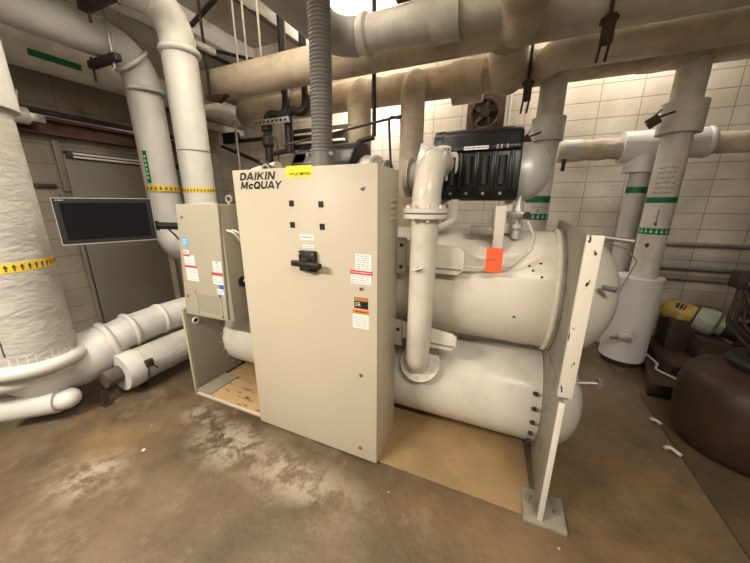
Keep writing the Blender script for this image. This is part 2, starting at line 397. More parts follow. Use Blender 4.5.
def dome(r, d, n=10): return [(0, r * 1.0), (d * .12, r * 1.0)] + [(d * .12 + d * .88 * math.sin(R_(90 * k / n)), r * math.cos(R_(90 * k / n))) for k in range(1, n + 1)]
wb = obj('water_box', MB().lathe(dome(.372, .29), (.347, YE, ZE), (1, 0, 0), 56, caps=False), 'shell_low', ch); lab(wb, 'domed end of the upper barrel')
nz = obj('vent_pipe', MB().sweep([(.46, 1.98, 1.425), (.635, 1.98, 1.405)], .014, 12), 'steel', wb)
obj('vent_line', MB().sweep(fillet([(.50, 1.97, 1.40), (.62, 2.0, 1.36), (.675, 2.0, 1.30), (.628, 2.0, 1.12), (.60, 2.0, 1.06)], .02, 3), .0045, 8), 'steel', wb)
obj('drain_plug', MB().sweep([(.47, 1.72, 1.20), (.52, 1.69, 1.20)], .014, 10), 'steel', wb)
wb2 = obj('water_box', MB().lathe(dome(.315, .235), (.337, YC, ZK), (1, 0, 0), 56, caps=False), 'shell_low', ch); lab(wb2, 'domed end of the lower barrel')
dk = obj('drain_cock', MB().sweep([(.50, 1.93, .545), (.585, 1.93, .565), (.625, 1.93, .565)], .012, 10).box(.60, .622, 1.915, 1.945, .54, .60, .004), 'steel', wb2)
# left end
obj('support_plate', MB().prism([(1.45, .02), (2.42, .02), (2.42, 1.46), (1.80, 1.46), (1.80, .76), (1.45, .76)], 0, -2.345, -2.315, .003), 'tan_plate', ch)
obj('edge_bar', MB().box(-2.346, -2.322, 1.432, 1.45, .0, .762, .003), 'cab_dim', ch)
obj('foot_plate', MB().box(-2.31, -2.14, 1.43, 1.72, 0.012, .03, .003), 'tan_plate', ch)
gh = obj('gauge_plug', MB().torus((-2.312, 1.52, .64), (1, 0, 0), .024, .006, 20, 8), 'paper', ch)
obj('plug_core', MB().lathe([(0, .02), (.006, .018)], (-2.314, 1.52, .64), (1, 0, 0), 16), 'iron', gh)
for yy, zz, rr, dd in ((YE, ZE, .362, .22), (YC, ZK, .312, .2)):
    obj('water_box', MB().lathe(dome(rr, dd), (-2.346, yy, zz), (-1, 0, 0), 40, caps=False), 'shell_low', ch)
# mounting brackets that carry the tall cabinet
def bracket(x0, x1, z0, z1, sl):
    b = obj('mounting_bracket', MB().prism([(x0, z1), (x0, z0 + .03), (x0 + .13, z0 + .03), (x0 + .16, z0), (x1 - .03, z0), (x1, z0 + .03), (x1, z1 - .055), (x1 - .03, z1 - .035)], 1, 1.665, 1.69, .003), 'shell', ch)
    obj('bracket_web', MB().box(x0 + .05, x1 - .04, 1.69, 1.76, (z0 + z1) / 2 - .035, (z0 + z1) / 2 - .015), 'shell', b)
    obj('bracket_fold', MB().box(x0 + .15, x1 - .01, 1.659, 1.667, z0 + .028, z0 + .036, .002), 'plate', b)
    f = obj('bracket_flange', MB().box(x0 - .005, x0 + .055, 1.652, 1.667, z0 - .02, z1 + .01, .004), 'cab_grey', b)
    for zz in sl: obj('slot', MB().lathe([(0, .012), (.002, .012)], (x0 + .027, 1.6515, zz), (0, -1, 0), 14), 'iron', f)
bracket(-.575, -.187, 1.205, 1.395, (1.36, 1.23)); bracket(-.585, -.194, .73, .875, (.82,))
# valve group on the crown of the upper barrel
vp = obj('lift_post', MB().box(-.055, .0, 1.80, 1.83, 1.335, 1.585, .004), 'shell', ch); lab(vp, 'upright cream strap standing on the upper barrel')
vv = obj('relief_valve', MB().lathe([(0, .02), (.06, .02), (.06, .034), (.085, .034), (.085, .016), (.13, .016), (.13, .028), (.16, .028), (.19, .014), (.24, .012)], (.06, 1.9, 1.40), (0, 0, 1), 20), 'silver', ch)
obj('valve_body', MB().box(.005, .115, 1.865, 1.93, 1.515, 1.555, .006), 'steel', vv)
obj('valve_nut', MB().lathe([(0, .022), (.03, .022)], (.105, 1.86, 1.535), (0, -1, 0), 6), 'iron', vv)
obj('sensor_stub', MB().lathe([(0, .03), (.13, .03), (.13, .02), (.16, .018)], (-.185, 1.86, 1.445), (1, -.05, 0), 18), 'cab_grey', ch)
obj('capillary_cable', MB().sweep(fillet([(.10, 1.86, 1.53), (.15, 1.80, 1.43), (.14, 1.70, 1.37), (.05, 1.708, 1.272), (-.05, 1.692, 1.255), (-.10, 1.69, 1.254), (-.21, 1.68, 1.255)], .05, 4), .007, 10), 'wire', ch)

tg = thing('card_tag', (-.03, 1.66, 1.235), 'small orange card tag hanging on the cable in front of the upper cream barrel', 'tag')
F = Face((-.075, 1.672, 1.240), (1, .0, 0), (0, .02, 1))
F.sticker('tag_card', 0, .082, 0, .13, 'tag', tg, 0, .003)
F.lines(.008, .05, .06, .075, 1, 'ink_dark', tg, h=.0035, fill=.25)

# compressors on top of the upper barrel
def make_compressor():
    t = thing('compressor', (-.2, 2.05, 1.434), 'black ribbed compressor with silver domed end on the upper barrel right of cabinet', 'compressor', None)
    x0, x1 = -.455, .045
    prof = [(1.86, 1.615), (2.24, 1.615), (2.27, 1.66), (2.27, 1.86), (2.20, 1.96), (2.10, 2.015), (1.96, 2.02), (1.89, 1.985), (1.865, 1.895), (1.84, 1.885), (1.84, 1.66)]
    cv = obj('motor_cover', MB().prism([(1.95, 1.615), (2.24, 1.615), (2.27, 1.66), (2.27, 1.86), (2.20, 1.96), (2.10, 2.015), (1.96, 2.02), (1.93, 1.985), (1.93, 1.90)], 0, x0, x1, .02), 'black', t)
    obj('front_cover', MB().prism(prof, 0, x0 + .065, x1, .018), 'black', cv); lab(cv, 'black humped cover')
    for i in range(5):
        xx = x0 + .095 + i * .09
        obj('cooling_rib', MB().box(xx - .012, xx + .012, 1.822, 1.845, 1.665, 1.875, .008), 'black', cv)
    for i in range(4):
        xx = x0 + .14 + i * .09
        obj('recess_panel', MB().sweep([(xx, 1.838, 1.70), (xx, 1.838, 1.85)], .022, 14), 'black_matt', cv)
        obj('cover_bolt', hexbolt((xx, 1.838, 1.652), (0, -1, 0), .009, .008), 'steel', cv)
    obj('cover_rail', MB().box(x0 + .075, x1 - .01, 1.826, 1.85, 1.878, 1.905, .006), 'black', cv)
    for i in range(3): obj('arch_rib', MB().torus((x0 + .15 + i * .11, 1.877, 1.905), (0, -1, .3), .045, .005, 16, 8, (0, PI), ref=(1, 0, 0)), 'black', cv)
    Fc = Face((x0, 1.8255, 1.88), (1, 0, 0), (0, 0, 1))
    Fc.sticker('name_strip', .2, .33, .004, .022, 'paper', cv); Fc.lines(.205, .325, .006, .02, 1, 'ink_dark', cv, fill=.35, seed=4)
    for a in (.08, .10, .12, .37, .39, .42): Fc.sticker('rail_clip', a, a + .01, .002, .024, 'cab_grey', cv)
    Ft = Face((x0, 1.889, 1.945), (1, 0, 0), (0, .3, 1))
    Ft.sticker('name_strip', .15, .41, .008, .03, 'paper', cv, h0=-.012, h1=.003); Ft.lines(.16, .40, .012, .026, 1, 'ink', cv, h=.0035, fill=.3, seed=5)
    obj('end_bell', MB().lathe([(0, .165)] + [(.02 + .145 * math.sin(R_(9 * k)), .165 * math.cos(R_(9 * k))) for k in range(11)], (x1 - .002, 2.05, 1.775), (1, 0, 0), 48, caps=False), 'silver', t)
    vo = obj('volute', MB().lathe([(0, .10), (.03, .15), (.09, .165), (.13, .15), (.15, .12)], (x0 - .12, 2.05, 1.765), (1, 0, 0), 40), 'silver', t)
    obj('suction_flange', MB().lathe([(0, .125), (.03, .125), (.03, .10), (.07, .10)], (x0 - .19, 2.05, 1.765), (1, 0, 0), 40), 'cab_grey', t)
    obj('actuator_box', MB().box(x0 - .07, x0 + .02, 1.84, 1.96, 1.80, 1.93, .008, Matrix.Translation((x0, 1.9, 1.86)) @ Matrix.Rotation(R_(14), 4, 'Y') @ Matrix.Translation((-x0, -1.9, -1.86))), 'silver', t)
    obj('clamp_plate', MB().box(x0 - .02, x0 + .06, 1.815, 1.85, 1.72, 1.90, .006), 'steel', t)
    for sx in (x0 + .03, x1 - .06): obj('mounting_foot', MB().box(sx, sx + .045, 1.93, 2.17, 1.425, 1.62, .004), 'shell', t)
    return t
c1 = make_compressor()
c2 = copy_tree(c1); c2.location.x = -1.235; c2.location.y = 2.06; c2.rotation_euler.z = PI
c2['label'] = 'black compressor showing only its hump above the tall cabinet, behind the flexible conduit'

# discharge elbow
dp = thing('discharge_pipe', (-.39, 1.56, .45), 'cream pipe with flanges curving from compressor down to the lower barrel, right of tall cabinet', 'pipe')
FN = V((0.02, -.84, .54)); FP = V((-.43, 1.785, .545))
lowp = fillet([FP - FN * .02, FP + FN * .15, (-.40, 1.58, .92), (-.39, 1.56, 1.53)], [.12, .5], 10)
pl_ = obj('lower_pipe', MB().sweep(lowp, .072, 32), 'shell', dp)
obj('test_plug', MB().sweep([(-.40, 1.50, 1.26), (-.395, 1.475, 1.26)], .012, 10).sweep([(-.42, 1.478, 1.255), (-.375, 1.478, 1.27)], .006, 8), 'steel', pl_)
upp = fillet([(-.39, 1.56, 1.555), (-.385, 1.57, 1.82), (-.375, 1.86, 1.82)], [.2], 14)
obj('upper_elbow', MB().sweep(upp, [.075] * 2 + [.074] * (len(upp) - 3) + [.074], 32), 'shell', dp)
def flange(p, d, r, th, n, boltm, par):
    d = V(d).normalized(); f = obj('flange', MB().lathe([(0, r), (th, r)], p, d, 40), 'shell', par)
    a = d.cross(V((0, 1, .01))).normalized(); b = d.cross(a)
    for k in range(n):
        q = 2 * PI * (k + .5) / n; e = V(p) + (a * math.cos(q) + b * math.sin(q)) * r * .8
        obj('flange_bolt', hexbolt(e + d * th, d, .012, .012), boltm, f)
    return f
flange((-.39, 1.56, 1.552), (0, 0, 1), .115, .022, 8, 'shell', dp); flange((-.39, 1.56, 1.545), (0, 0, -1), .115, .022, 8, 'shell', dp)
flange(FP + FN * .03, FN, .132, .022, 10, 'shell', dp); flange(FP - FN * .0, FN, .132, .02, 10, 'cab_grey', dp)
flange((-.376, 1.83, 1.82), (.03, 1, 0), .10, .02, 8, 'steel', dp)
obj('support_strut', MB().sweep(fillet([(-.28, 1.80, 1.62), (-.28, 1.80, 1.50), (-.40, 1.75, 1.43)], .03, 4), .022, 12), 'shell', dp)

# ------------------------------------------------------------------ tall starter cabinet
X0, X1, YF, YK, ZT = -1.530, -.588, 1.375, 1.70, 1.785
sc_ = thing('starter_cabinet', ((X0 + X1) / 2, 1.52, 0), 'tall beige steel cabinet with black disconnect switch and maker lettering, in front of machine', 'cabinet')
bd = obj('body', MB().box(X0, X1, YF + .028, YK, .0, ZT - .004, .006), 'cab', sc_)
dr = obj('door', MB().box(X0 - .004, X1 + .003, YF, YF + .024, .012, ZT, .004), 'cab', sc_)
obj('door_gasket', MB().box(X0 + .006, X1 - .004, YF + .02, YF + .032, .016, ZT - .008), 'iron', sc_)
FC = Face((0, YF, 0), (1, 0, 0), (0, 0, 1))
def arc(cx, cy, rx, ry, a0, a1, n=10): return [(cx + rx * math.cos(R_(a0 + (a1 - a0) * k / n)), cy + ry * math.sin(R_(a0 + (a1 - a0) * k / n))) for k in range(n + 1)]
GL = {  # heavy capitals on a unit-high grid: (advance, strokes)
 'D': (.86, [[(.12, 0), (.12, 1)], [(.12, .11), (.34, .11)] + arc(.34, .5, .36, .39, -90, 90) + [(.12, .89)]]),
 'A': (.92, [[(.06, 0), (.42, .98)], [(.44, .98), (.80, 0)], [(.2, .28), (.68, .28)]]),
 'I': (.38, [[(.17, 0), (.17, 1)]]),
 'K': (.88, [[(.12, 0), (.12, 1)], [(.14, .42), (.72, 1)], [(.32, .58), (.76, 0)]]),
 'N': (.92, [[(.12, 0), (.12, 1)], [(.14, .96), (.70, .04)], [(.72, 0), (.72, 1)]]),
 'M': (1.08, [[(.12, 0), (.12, 1)], [(.16, .96), (.48, .14), (.80, .96)], [(.86, 0), (.86, 1)]]),
 'c': (.70, [arc(.36, .36, .25, .26, 45, 315)]),
 'Q': (.98, [arc(.46, .5, .34, .39, 0, 360, 20), [(.5, .3), (.84, -.04)]]),
 'U': (.90, [[(.12, 1), (.12, .38)] + arc(.42, .38, .30, .27, 180, 360) + [(.72, 1)]]),
 'Y': (.86, [[(.06, 1), (.40, .45)], [(.74, 1), (.40, .45)], [(.40, .5), (.40, 0)]])}
def heavy(face, txt, x, z, hgt, width, shear=.2, sw=.215):
    tot = sum(GL[c][0] for c in txt) - .1; k = width / (tot * hgt); mb = MB(); px = 0
    for ci, c in enumerate(txt):
        for st in GL[c][1]:
            hs = sw / 2
            for (ax_, ay_), (bx_, by_) in zip(st, st[1:]):
                d = V((bx_ - ax_, by_ - ay_)); l = d.length; d /= l; nn = V((-d.y, d.x)) * hs; e = d * (hs * .55 if len(st) > 3 else 0)
                q = []
                for p in (V((ax_, ay_)) - e + nn, V((ax_, ay_)) - e - nn, V((bx_, by_)) + e - nn, V((bx_, by_)) + e + nn):
                    yy = min(max(p.y, -.06 if c == 'Q' else 0), 1)
                    q.append(face.p(x + (px + p.x + (yy - .5) * shear) * hgt * k, z + yy * hgt, .0012))
                mb.add(q, [[0, 1, 2, 3]])
        px += GL[c][0]
    return mb
for txt, z, wd_ in (('DAIKIN', 1.726, .262), ('McQUAY', 1.676, .300)):
    obj('maker_lettering', heavy(FC, txt, -1.472, z, .043, wd_), 'ink_dark', dr, smooth=False)
ys = FC.sticker('yellow_sticker', -1.130, -.960, 1.733, 1.792, 'sticker_yellow', dr, 0, .0015)
FC.scribble(-1.105, -1.045, 1.743, 1.760, 'ink_olive', dr, n=34, wd=.0032)
FC.scribble(-1.040, -.975, 1.743, 1.761, 'ink_olive', dr, n=36, wd=.0032, seed=6)
for a, b in ((-1.107, 1.596), (-.913, 1.592), (-1.110, 1.478), (-.911, 1.474)):
    ww = FC.sticker('pilot_window', a - .015, a + .015, b - .016, b + .016, 'black_matt', dr, -.001, .004)
FC.sticker('switch_label', -1.065, -.970, 1.396, 1.428, 'paper', dr); FC.lines(-1.055, -.98, 1.404, 1.42, 1, 'ink', dr, fill=.5)
FC.sticker('switch_label', -1.050, -.973, 1.352, 1.37, 'paper', dr); FC.lines(-1.04, -.98, 1.356, 1.366, 1, 'ink', dr, fill=.4, seed=8)
sw = obj('disconnect_switch', MB().box(-1.062, -.952, YF - .03, YF, 1.22, 1.338, .006), 'black_matt', sc_)
hd = obj('handle', MB().box(-1.085, -.895, YF - .075, YF - .042, 1.252, 1.284, .007, Matrix.Translation((-1.0, YF, 1.27)) @ Matrix.Rotation(R_(2), 4, 'Y') @ Matrix.Translation((1.0, -YF, -1.27))), 'black_matt', sw)
obj('hub', MB().lathe([(0, .036), (.03, .034), (.045, .03)], (-1.0, YF - .028, 1.268), (0, -1, 0), 24), 'black_matt', sw)
for a in (-1.05, -.965): obj('screw', MB().lathe([(0, .006), (.003, .005)], (a, YF - .03, 1.322), (0, -1, 0), 10), 'steel', sw)
# right column of warning stickers
FC.sticker('warning_sticker', -.712, -.618, 1.175, 1.34, 'paper', dr); FC.lines(-.70, -.63, 1.255, 1.335, 7, 'ink', dr, fill=.35, seed=11)
FC.sticker('warning_sticker', -.740, -.618, 1.175, 1.235, 'paper', dr, 0, .0016); FC.lines(-.735, -.63, 1.18, 1.225, 4, 'ink', dr, fill=.35, seed=12, h=.0018)
FC.sticker('red_stripe', -.744, -.612, 1.228, 1.25, 'red', dr, 0, .002); FC.lines(-.735, -.62, 1.234, 1.245, 1, 'paper', dr, fill=.4, seed=13, h=.0024)
FC.sticker('hazard_sticker', -.722, -.638, 1.035, 1.098, 'black_matt', dr, 0, .0015)
FC.sticker('hazard_stripe', -.722, -.640, 1.078, 1.100, 'brown_print', dr, 0, .002); FC.lines(-.715, -.68, 1.045, 1.072, 3, 'paper', dr, fill=.4, seed=14)
FC.sticker('warning_sticker', -.734, -.634, .915, 1.026, 'paper', dr); FC.sticker('orange_stripe', -.734, -.632, 1.002, 1.028, 'orange', dr, 0, .002)
FC.lines(-.715, -.645, 1.008, 1.022, 1, 'ink_dark', dr, fill=.5, seed=15, h=.0023); FC.lines(-.725, -.645, .925, .99, 5, 'ink', dr, fill=.25, seed=16)
for a, b in ((-.664, 1.672), (-.677, 1.151), (-.686, .618), (-.696, .093)):
    q = obj('door_lock', MB().lathe([(0, .013), (.004, .013), (.006, .009)], (a, YF, b), (0, -1, 0), 16), 'steel', sc_)
    obj('key_slot', MB().box(a - .002, a + .002, YF - .008, YF - .005, b - .007, b + .007), 'iron', q)
for k in range(4):
    obj('louver', MB().prism([(YF + .19, 1.505 + k * .033), (YF + .19, 1.52 + k * .033), (YF + .30, 1.522 + k * .033), (YF + .30, 1.507 + k * .033)], 0, X1 - .002, X1 + .008, .003), 'cab', bd)
def eye(p, par, m='cab_grey'): return obj('lifting_eye', MB().torus((p[0], p[1], p[2] + .035), (.2, -1, 0), .022, .008, 24, 8).lathe([(0, .014), (.016, .012)], p, (0, 0, 1), 12), m, par)
eye((-.665, 1.55, ZT - .004), sc_); eye((-1.48, 1.6, ZT - .004), sc_)
obj('side_rail', MB().box(X0 - .055, X0 - .008, 1.50, 1.53, 1.50, 1.74, .004), 'cab_grey', sc_)

# flexible conduit out of the cabinet top
fx = thing('flexible_conduit', (-.99, 1.52, ZT), 'thick grey corrugated flexible conduit rising from the tall cabinet top to the ceiling', 'conduit')
pr_ = []; zz = ZT + .07
n = 118
for i in range(n):
    z = .07 + i * (2.14 / n); pr_ += [(z, .054), (z + .006, .059), (z + .012, .059), (z + .016, .054)]
hose = MB().lathe(pr_, (0, 0, 0), (0, 0, 1), 28)
for p in hose.v:
    t = p.z; off = .02 * math.sin(t * 1.6) - .01 * t; p.x += -.99 + off; p.y += 1.52 + .012 * math.sin(t * 2.2); p.z += ZT
obj('corrugated_hose', hose, 'flex', fx)
cf = obj('connector', MB().lathe([(-.002, .075), (.02, .075), (.02, .065), (.09, .065), (.09, .071), (.10, .071)], (-.985, 1.525, ZT), (0, 0, 1), 30), 'flex', fx)
for s in (-1, 1): obj('clamp_screw', MB().lathe([(0, .012), (.02, .012)], (-.985 + s * .07, 1.50, ZT + .075), (s * .4, -1, 0), 8), 'steel', cf)

# ------------------------------------------------------------------ small control cabinet at the left
SX0, SX1, SY0, SY1, SZ0, SZ1 = -2.155, -1.755, 1.42, 1.69, .752, 1.588
sm = thing('control_cabinet', (-1.95, 1.55, SZ0), 'smaller beige control box with warning stickers, mounted left of the tall cabinet', 'cabinet')
sb = obj('body', MB().box(SX0, SX1, SY0 + .02, SY1, SZ0, SZ1, .004), 'cab_grey', sm)
sd = obj('door', MB().prism([(-2.17, 1.59), (-2.255, .745), (-1.80, .755), (-1.752, 1.59)], 1, SY0, SY0 + .018, .003), 'cab_dim', sm)
F2 = Face((0, SY0, 0), (1, 0, 0), (0, 0, 1))
obj('round_sticker', MB().lathe([(0, .034), (.0015, .034)], (-2.130, SY0, 1.325), (0, -1, 0), 28), 'cyan', sd); F2.lines(-2.150, -2.112, 1.305, 1.345, 3, 'paper', sd, fill=.4, seed=20)
F2.sticker('warning_sticker', -2.165, -2.11, 1.235, 1.262, 'paper', sd); F2.sticker('red_mark', -2.16, -2.13, 1.243, 1.252, 'red', sd, 0, .002)
F2.sticker('warning_sticker', -2.170, -2.058, 1.150, 1.225, 'paper', sd); F2.lines(-2.163, -2.065, 1.155, 1.20, 4, 'ink', sd, fill=.35, seed=21); F2.sticker('red_stripe', -2.170, -2.10, 1.215, 1.226, 'red', sd, 0, .002)
F2.sticker('warning_sticker', -2.172, -2.045, 1.03, 1.14, 'paper', sd); F2.lines(-2.165, -2.052, 1.035, 1.12, 6, 'ink', sd, fill=.35, seed=22); F2.sticker('red_stripe', -2.178, -2.045, 1.13, 1.145, 'red', sd, 0, .002)
F2.sticker('warning_sticker', -1.875, -1.790, 1.11, 1.20, 'paper', sd); F2.lines(-1.87, -1.80, 1.12, 1.18, 4, 'ink', sd, fill=.35, seed=23); F2.sticker('red_mark', -1.84, -1.825, 1.185, 1.197, 'red', sd, 0, .002)
F2.sticker('warning_sticker', -1.892, -1.792, 1.03, 1.115, 'paper', sd); F2.lines(-1.885, -1.80, 1.04, 1.09, 3, 'ink', sd, fill=.35, seed=24); F2.sticker('red_stripe', -1.898, -1.79, 1.095, 1.118, 'red', sd, 0, .002)
F2.sticker('blue_sticker', -1.838, -1.795, .998, 1.03, 'blue', sd); F2.sticker('blue_sticker', -1.865, -1.80, .957, .998, 'paper', sd); F2.lines(-1.86, -1.805, .962, .99, 2, 'blue', sd, fill=.4, seed=25)
F2.sticker('vent_window', -2.095, -1.845, .785, .94, 'cab_grey', sd, 0, .002)
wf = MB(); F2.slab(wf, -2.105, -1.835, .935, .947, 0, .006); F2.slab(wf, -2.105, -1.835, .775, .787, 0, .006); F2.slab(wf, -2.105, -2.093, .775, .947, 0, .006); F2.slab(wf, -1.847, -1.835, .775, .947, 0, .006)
obj('window_frame', wf, 'cab_dim', sd, smooth=False)
for a, b in ((-2.125, 1.50), (-2.20, .90)): obj('door_lock', MB().lathe([(0, .012), (.006, .010)], (a, SY0, b), (0, -1, 0), 14), 'steel', sm)
eye((-1.80, 1.56, SZ1), sm); 
cg = obj('cable_gland', MB().lathe([(-.002, .04), (.012, .04), (.016, .03)], (SX1, 1.555, 1.03), (1, 0, 0), 20), 'black_matt', sm)
for k, dz in enumerate((0, .03)):
    obj('control_cable', MB().sweep(fillet([(SX1 + .004, 1.47 + k * .04, 1.415), (SX1 + .06, 1.48 + k * .04, 1.40), (SX1 + .10, 1.54 + k * .03, 1.28), (SX1 + .10, 1.58, 1.16), (SX1 + .05, 1.565, 1.06), (SX1 + .005, 1.55 + k * .012, 1.03)], .06, 5), .008, 10), 'silver', sm)
obj('hanger_foot', MB().box(-2.2, -2.16, 1.55, 1.80, SZ0 + .02, SZ0 + .05).box(-2.0, -1.9, 1.69, 1.73, 1.0, 1.2), 'cab_grey', sm)

# ------------------------------------------------------------------ touch screen on its arm
mo = thing('touch_screen', (-2.60, 1.30, 1.32), 'flat black touch screen with thin silver edge on an arm left of the control box', 'monitor')
e = V((.415, .91, 0)).normalized(); nn = V((.91, -.415, 0)); a_ = V((-2.545, 1.478, 1.473))
FM = Face(a_ - e * .535 + V((0, 0, -.162)), e, (0, 0, 1))
mb = MB(); FM.slab(mb, 0, .535, 0, .318, -.045, 0); obj('housing', mb, 'bezel', mo, smooth=False)
FM.sticker('bezel', .004, .531, .008, .314, 'black_matt', mo, 0, .003); FM.sticker('display', .035, .50, .035, .285, 'screen', mo, 0, .0045)
FM.lines(.02, .06, .298, .306, 1, 'bezel', mo, h=.004, fill=.6)
ar = obj('support_arm', MB().sweep([(-2.60, 1.50, 1.42), (-2.30, 1.56, 1.418), (-2.155, 1.58, 1.418)], .028, 4), 'black_matt', mo)
obj('pivot', MB().lathe([(-.035, .03), (.035, .03)], (-2.58, 1.495, 1.42), (0, 0, 1), 18), 'black_matt', mo)
obj('cable', MB().sweep(fillet([(-2.45, 1.52, 1.39), (-2.36, 1.50, 1.355), (-2.26, 1.46, 1.33), (-2.16, 1.47, 1.30)], .05, 5), .007, 8), 'black_matt', mo)

# ------------------------------------------------------------------ insulated piping, left side
def pipe(name, pts, r, bend, m, label, group=None, seg=36, parent=None):
    path = fillet(pts, bend, 10)
    o = obj(name, MB().sweep(path, r, seg), m, parent)
    if parent is None: tag(o, label, 'pipe', group)
    return o
def pipe_thing(name, base, label, group=None): return thing(name, base, label, 'pipe', group)
def arrows(mb, o, r, zc, h, n, a0, a1, ref, up=1, w=.6):
    for i in range(n):
        a = a0 + (a1 - a0) * (i + .5) / n; st = abs(a1 - a0) / n * w
        mb.patch(o, (0, 0, 1), ref, r, a - st * .16, a + st * .16, zc - h * .4 * up, zc + h * .05 * up, 2, .0035)
        d = V((0, 0, 1)); aa = V(ref).normalized(); b = d.cross(aa)
        def P(q, z): return V(o) + (aa * math.cos(q) + b * math.sin(q)) * (r + .0042) + d * z
        mb.add([P(a - st * .5, zc + h * .0 * up), P(a + st * .5, zc + h * .0 * up), P(a, zc + h * .42 * up)], [[0, 1, 2]])
    return mb

# the great riser at far left
LX, LY, LR = -3.10, .775, .255
L_ = pipe_thing('insulated_riser', (LX, LY, 0), 'fattest white insulated riser at the far left edge with yellow arrow band')
o = obj('jacket', MB().lathe([(.42, LR), (2.2, LR), (2.2, LR)], (LX, LY, 0), (0, 0, 1), 56), 'white_rough', L_)
lab(obj('upper_jacket', MB().lathe([(2.16, LR + .005), (2.16, LR + .035), (ZC - .02, LR + .035)], (LX, LY, 0), (0, 0, 1), 56), 'white', L_), 'wider upper jacket section')
base = fillet([(LX, LY, .60), (LX, LY, .34), (LX + .03, LY + .28, .36), (-3.03, 1.18, .43), (-3.0, 1.30, .48), (-3.0, 1.60, .50), (-2.99, 2.05, .50), (-2.72, 2.1, .42)], [.2, .2, .1, .1, .3, .2], 6)
nb = len(base); rads = []
for p in base: rads.append(LR if p.y < LY + .02 and p.z > .42 else (.25 if p.y < LY + .12 else .205 if p.y < 1.10 else .175 if p.y < 1.25 else .14))
eb = obj('base_elbow', MB().sweep(base, rads, 40), 'white', L_); lab(eb, 'glossy white elbow leading to a thinner pipe')
obj('collar_roll', MB().torus((LX, LY, .50), (.05, .08, 1), LR + .012, .048, 48, 14), 'white', L_)
obj('collar_roll', MB().torus((LX - .06, LY - .05, .33), (-.25, .25, 1), LR - .03, .055, 48, 14), 'white', L_)
obj('collar_roll', MB().torus((-3.03, 1.20, .44), (.1, 1, .18), .158, .03, 40, 12), 'white', L_)
obj('collar_roll', MB().torus((-3.0, 1.36, .49), (0, 1, .1), .138, .022, 40, 12), 'white', L_)
obj('collar_roll', MB().torus((-3.0, 1.62, .50), (0, 1, 0), .132, .02, 40, 12), 'white', L_)
obj('elbow_lump', MB().sphere((-2.90, .83, .17), .085, (1.1, 1, .9)).sweep([(-3.15, .60, .16), (-2.92, .80, .17)], .09, 24), 'white', L_)
ref = V((0, -1, 0))
wv = V((2.9, -.75, 0)).normalized()
bnd = obj('arrow_band', MB().patch((LX, LY, 0), (0, 0, 1), wv, LR, -PI * .95, PI * .95, 1.165, 1.225, 60), 'yellow', L_)
obj('arrow_print', arrows(MB(), (LX, LY, 0), LR, 1.195, .052, 40, -PI * .9, PI * .9, wv, 1, .62), 'ink_dark', bnd)
obj('red_tag', MB().patch((LX, LY, 0), (0, 0, 1), wv, LR, -1.0, -.35, 1.98, 2.10, 10), 'red', L_)
obj('jacket_seam', MB().patch((LX, LY, 0), (0, 0, 1), wv, LR, -.42, -.39, .62, .80, 2), 'seam', L_)

# lower pipe on stands
lw_ = pipe_thing('insulated_pipe', (-2.85, 1.9, 0), 'low wrinkled white pipe on short stands close to floor, left of control box')
obj('jacket', MB().sweep([(-2.83, 1.16, .215), (-2.87, 2.6, .215), (-2.9, 4.2, .215)], .15, 40), 'white_rough', lw_)
obj('end_sleeve', MB().lathe([(0, .155), (.07, .162), (.13, .156)], (-2.83, 1.15, .215), (0, 1, 0), 40), 'white', lw_)
obj('bare_stub', MB().sweep([(-2.83, 1.04, .215), (-2.83, 1.17, .215)], .07, 28), 'conc', lw_)
for y in (1.02, 1.30):
    st = obj('pipe_stand', MB().box(-2.86, -2.80, y - .03, y + .03, 0.001, .012).box(-2.835, -2.825, y - .02, y + .02, .0, .14), 'iron', lw_)
for y in (1.30, 1.72):
    obj('strap_fastener', MB().box(-2.70, -2.66, y - .03, y + .03, .24, .30, .006).sweep([(-2.70, y, .28), (-2.66, y - .03, .14)], .008, 8).sweep([(-2.70, y, .28), (-2.66, y + .05, .20)], .006, 8), 'iron', lw_)

# overhead run and riser (nearer the wall), riser with green strip
A1 = (-3.55, 2.22)
r1 = pipe_thing('insulated_riser', (A1[0], A1[1], .9), 'white insulated riser with green vertical strip, behind the touch screen')
p1 = fillet([(-3.62, -3.0, 3.05), (-3.6, A1[1], 3.06), (A1[0], A1[1], 1.10), (-2.50, A1[1] + .0, 1.08)], [.30, .22], 12)
obj('jacket', MB().sweep(p1, .158, 40), 'white', r1)
obj('elbow_sleeve', MB().torus((-3.59, 1.93, 3.06), (0, 1, 0), .155, .016, 36, 10).torus((A1[0], A1[1], 2.70), (0, 0, 1), .155, .02, 36, 10).torus((-3.56, 2.13, 2.95), (0, .7, -.7), .16, .018, 36, 10), 'white', r1)
cam = V((0, 0, 1.6))
w1 = V((cam.x - A1[0], cam.y - A1[1], 0)).normalized()
b1 = obj('arrow_band', MB().patch((A1[0], A1[1], 0), (0, 0, 1), w1, .158, -PI * .9, PI * .9, 1.715, 1.775, 48), 'yellow', r1)
obj('arrow_print', arrows(MB(), (A1[0], A1[1], 0), .158, 1.745, .05, 18, -PI * .85, PI * .85, w1, -1, .7), 'ink_dark', b1)
g1 = obj('green_strip', MB().patch((A1[0], A1[1], 0), (0, 0, 1), w1, .158, -.95, -.66, 1.80, 2.12, 8), 'green', r1)
mbx = MB()
for k in range(6): mbx.patch((A1[0], A1[1], 0), (0, 0, 1), w1, .158, -.87, -.74, 1.84 + k * .042, 1.865 + k * .042, 3, .004)
obj('strip_print', mbx, 'lime', g1)
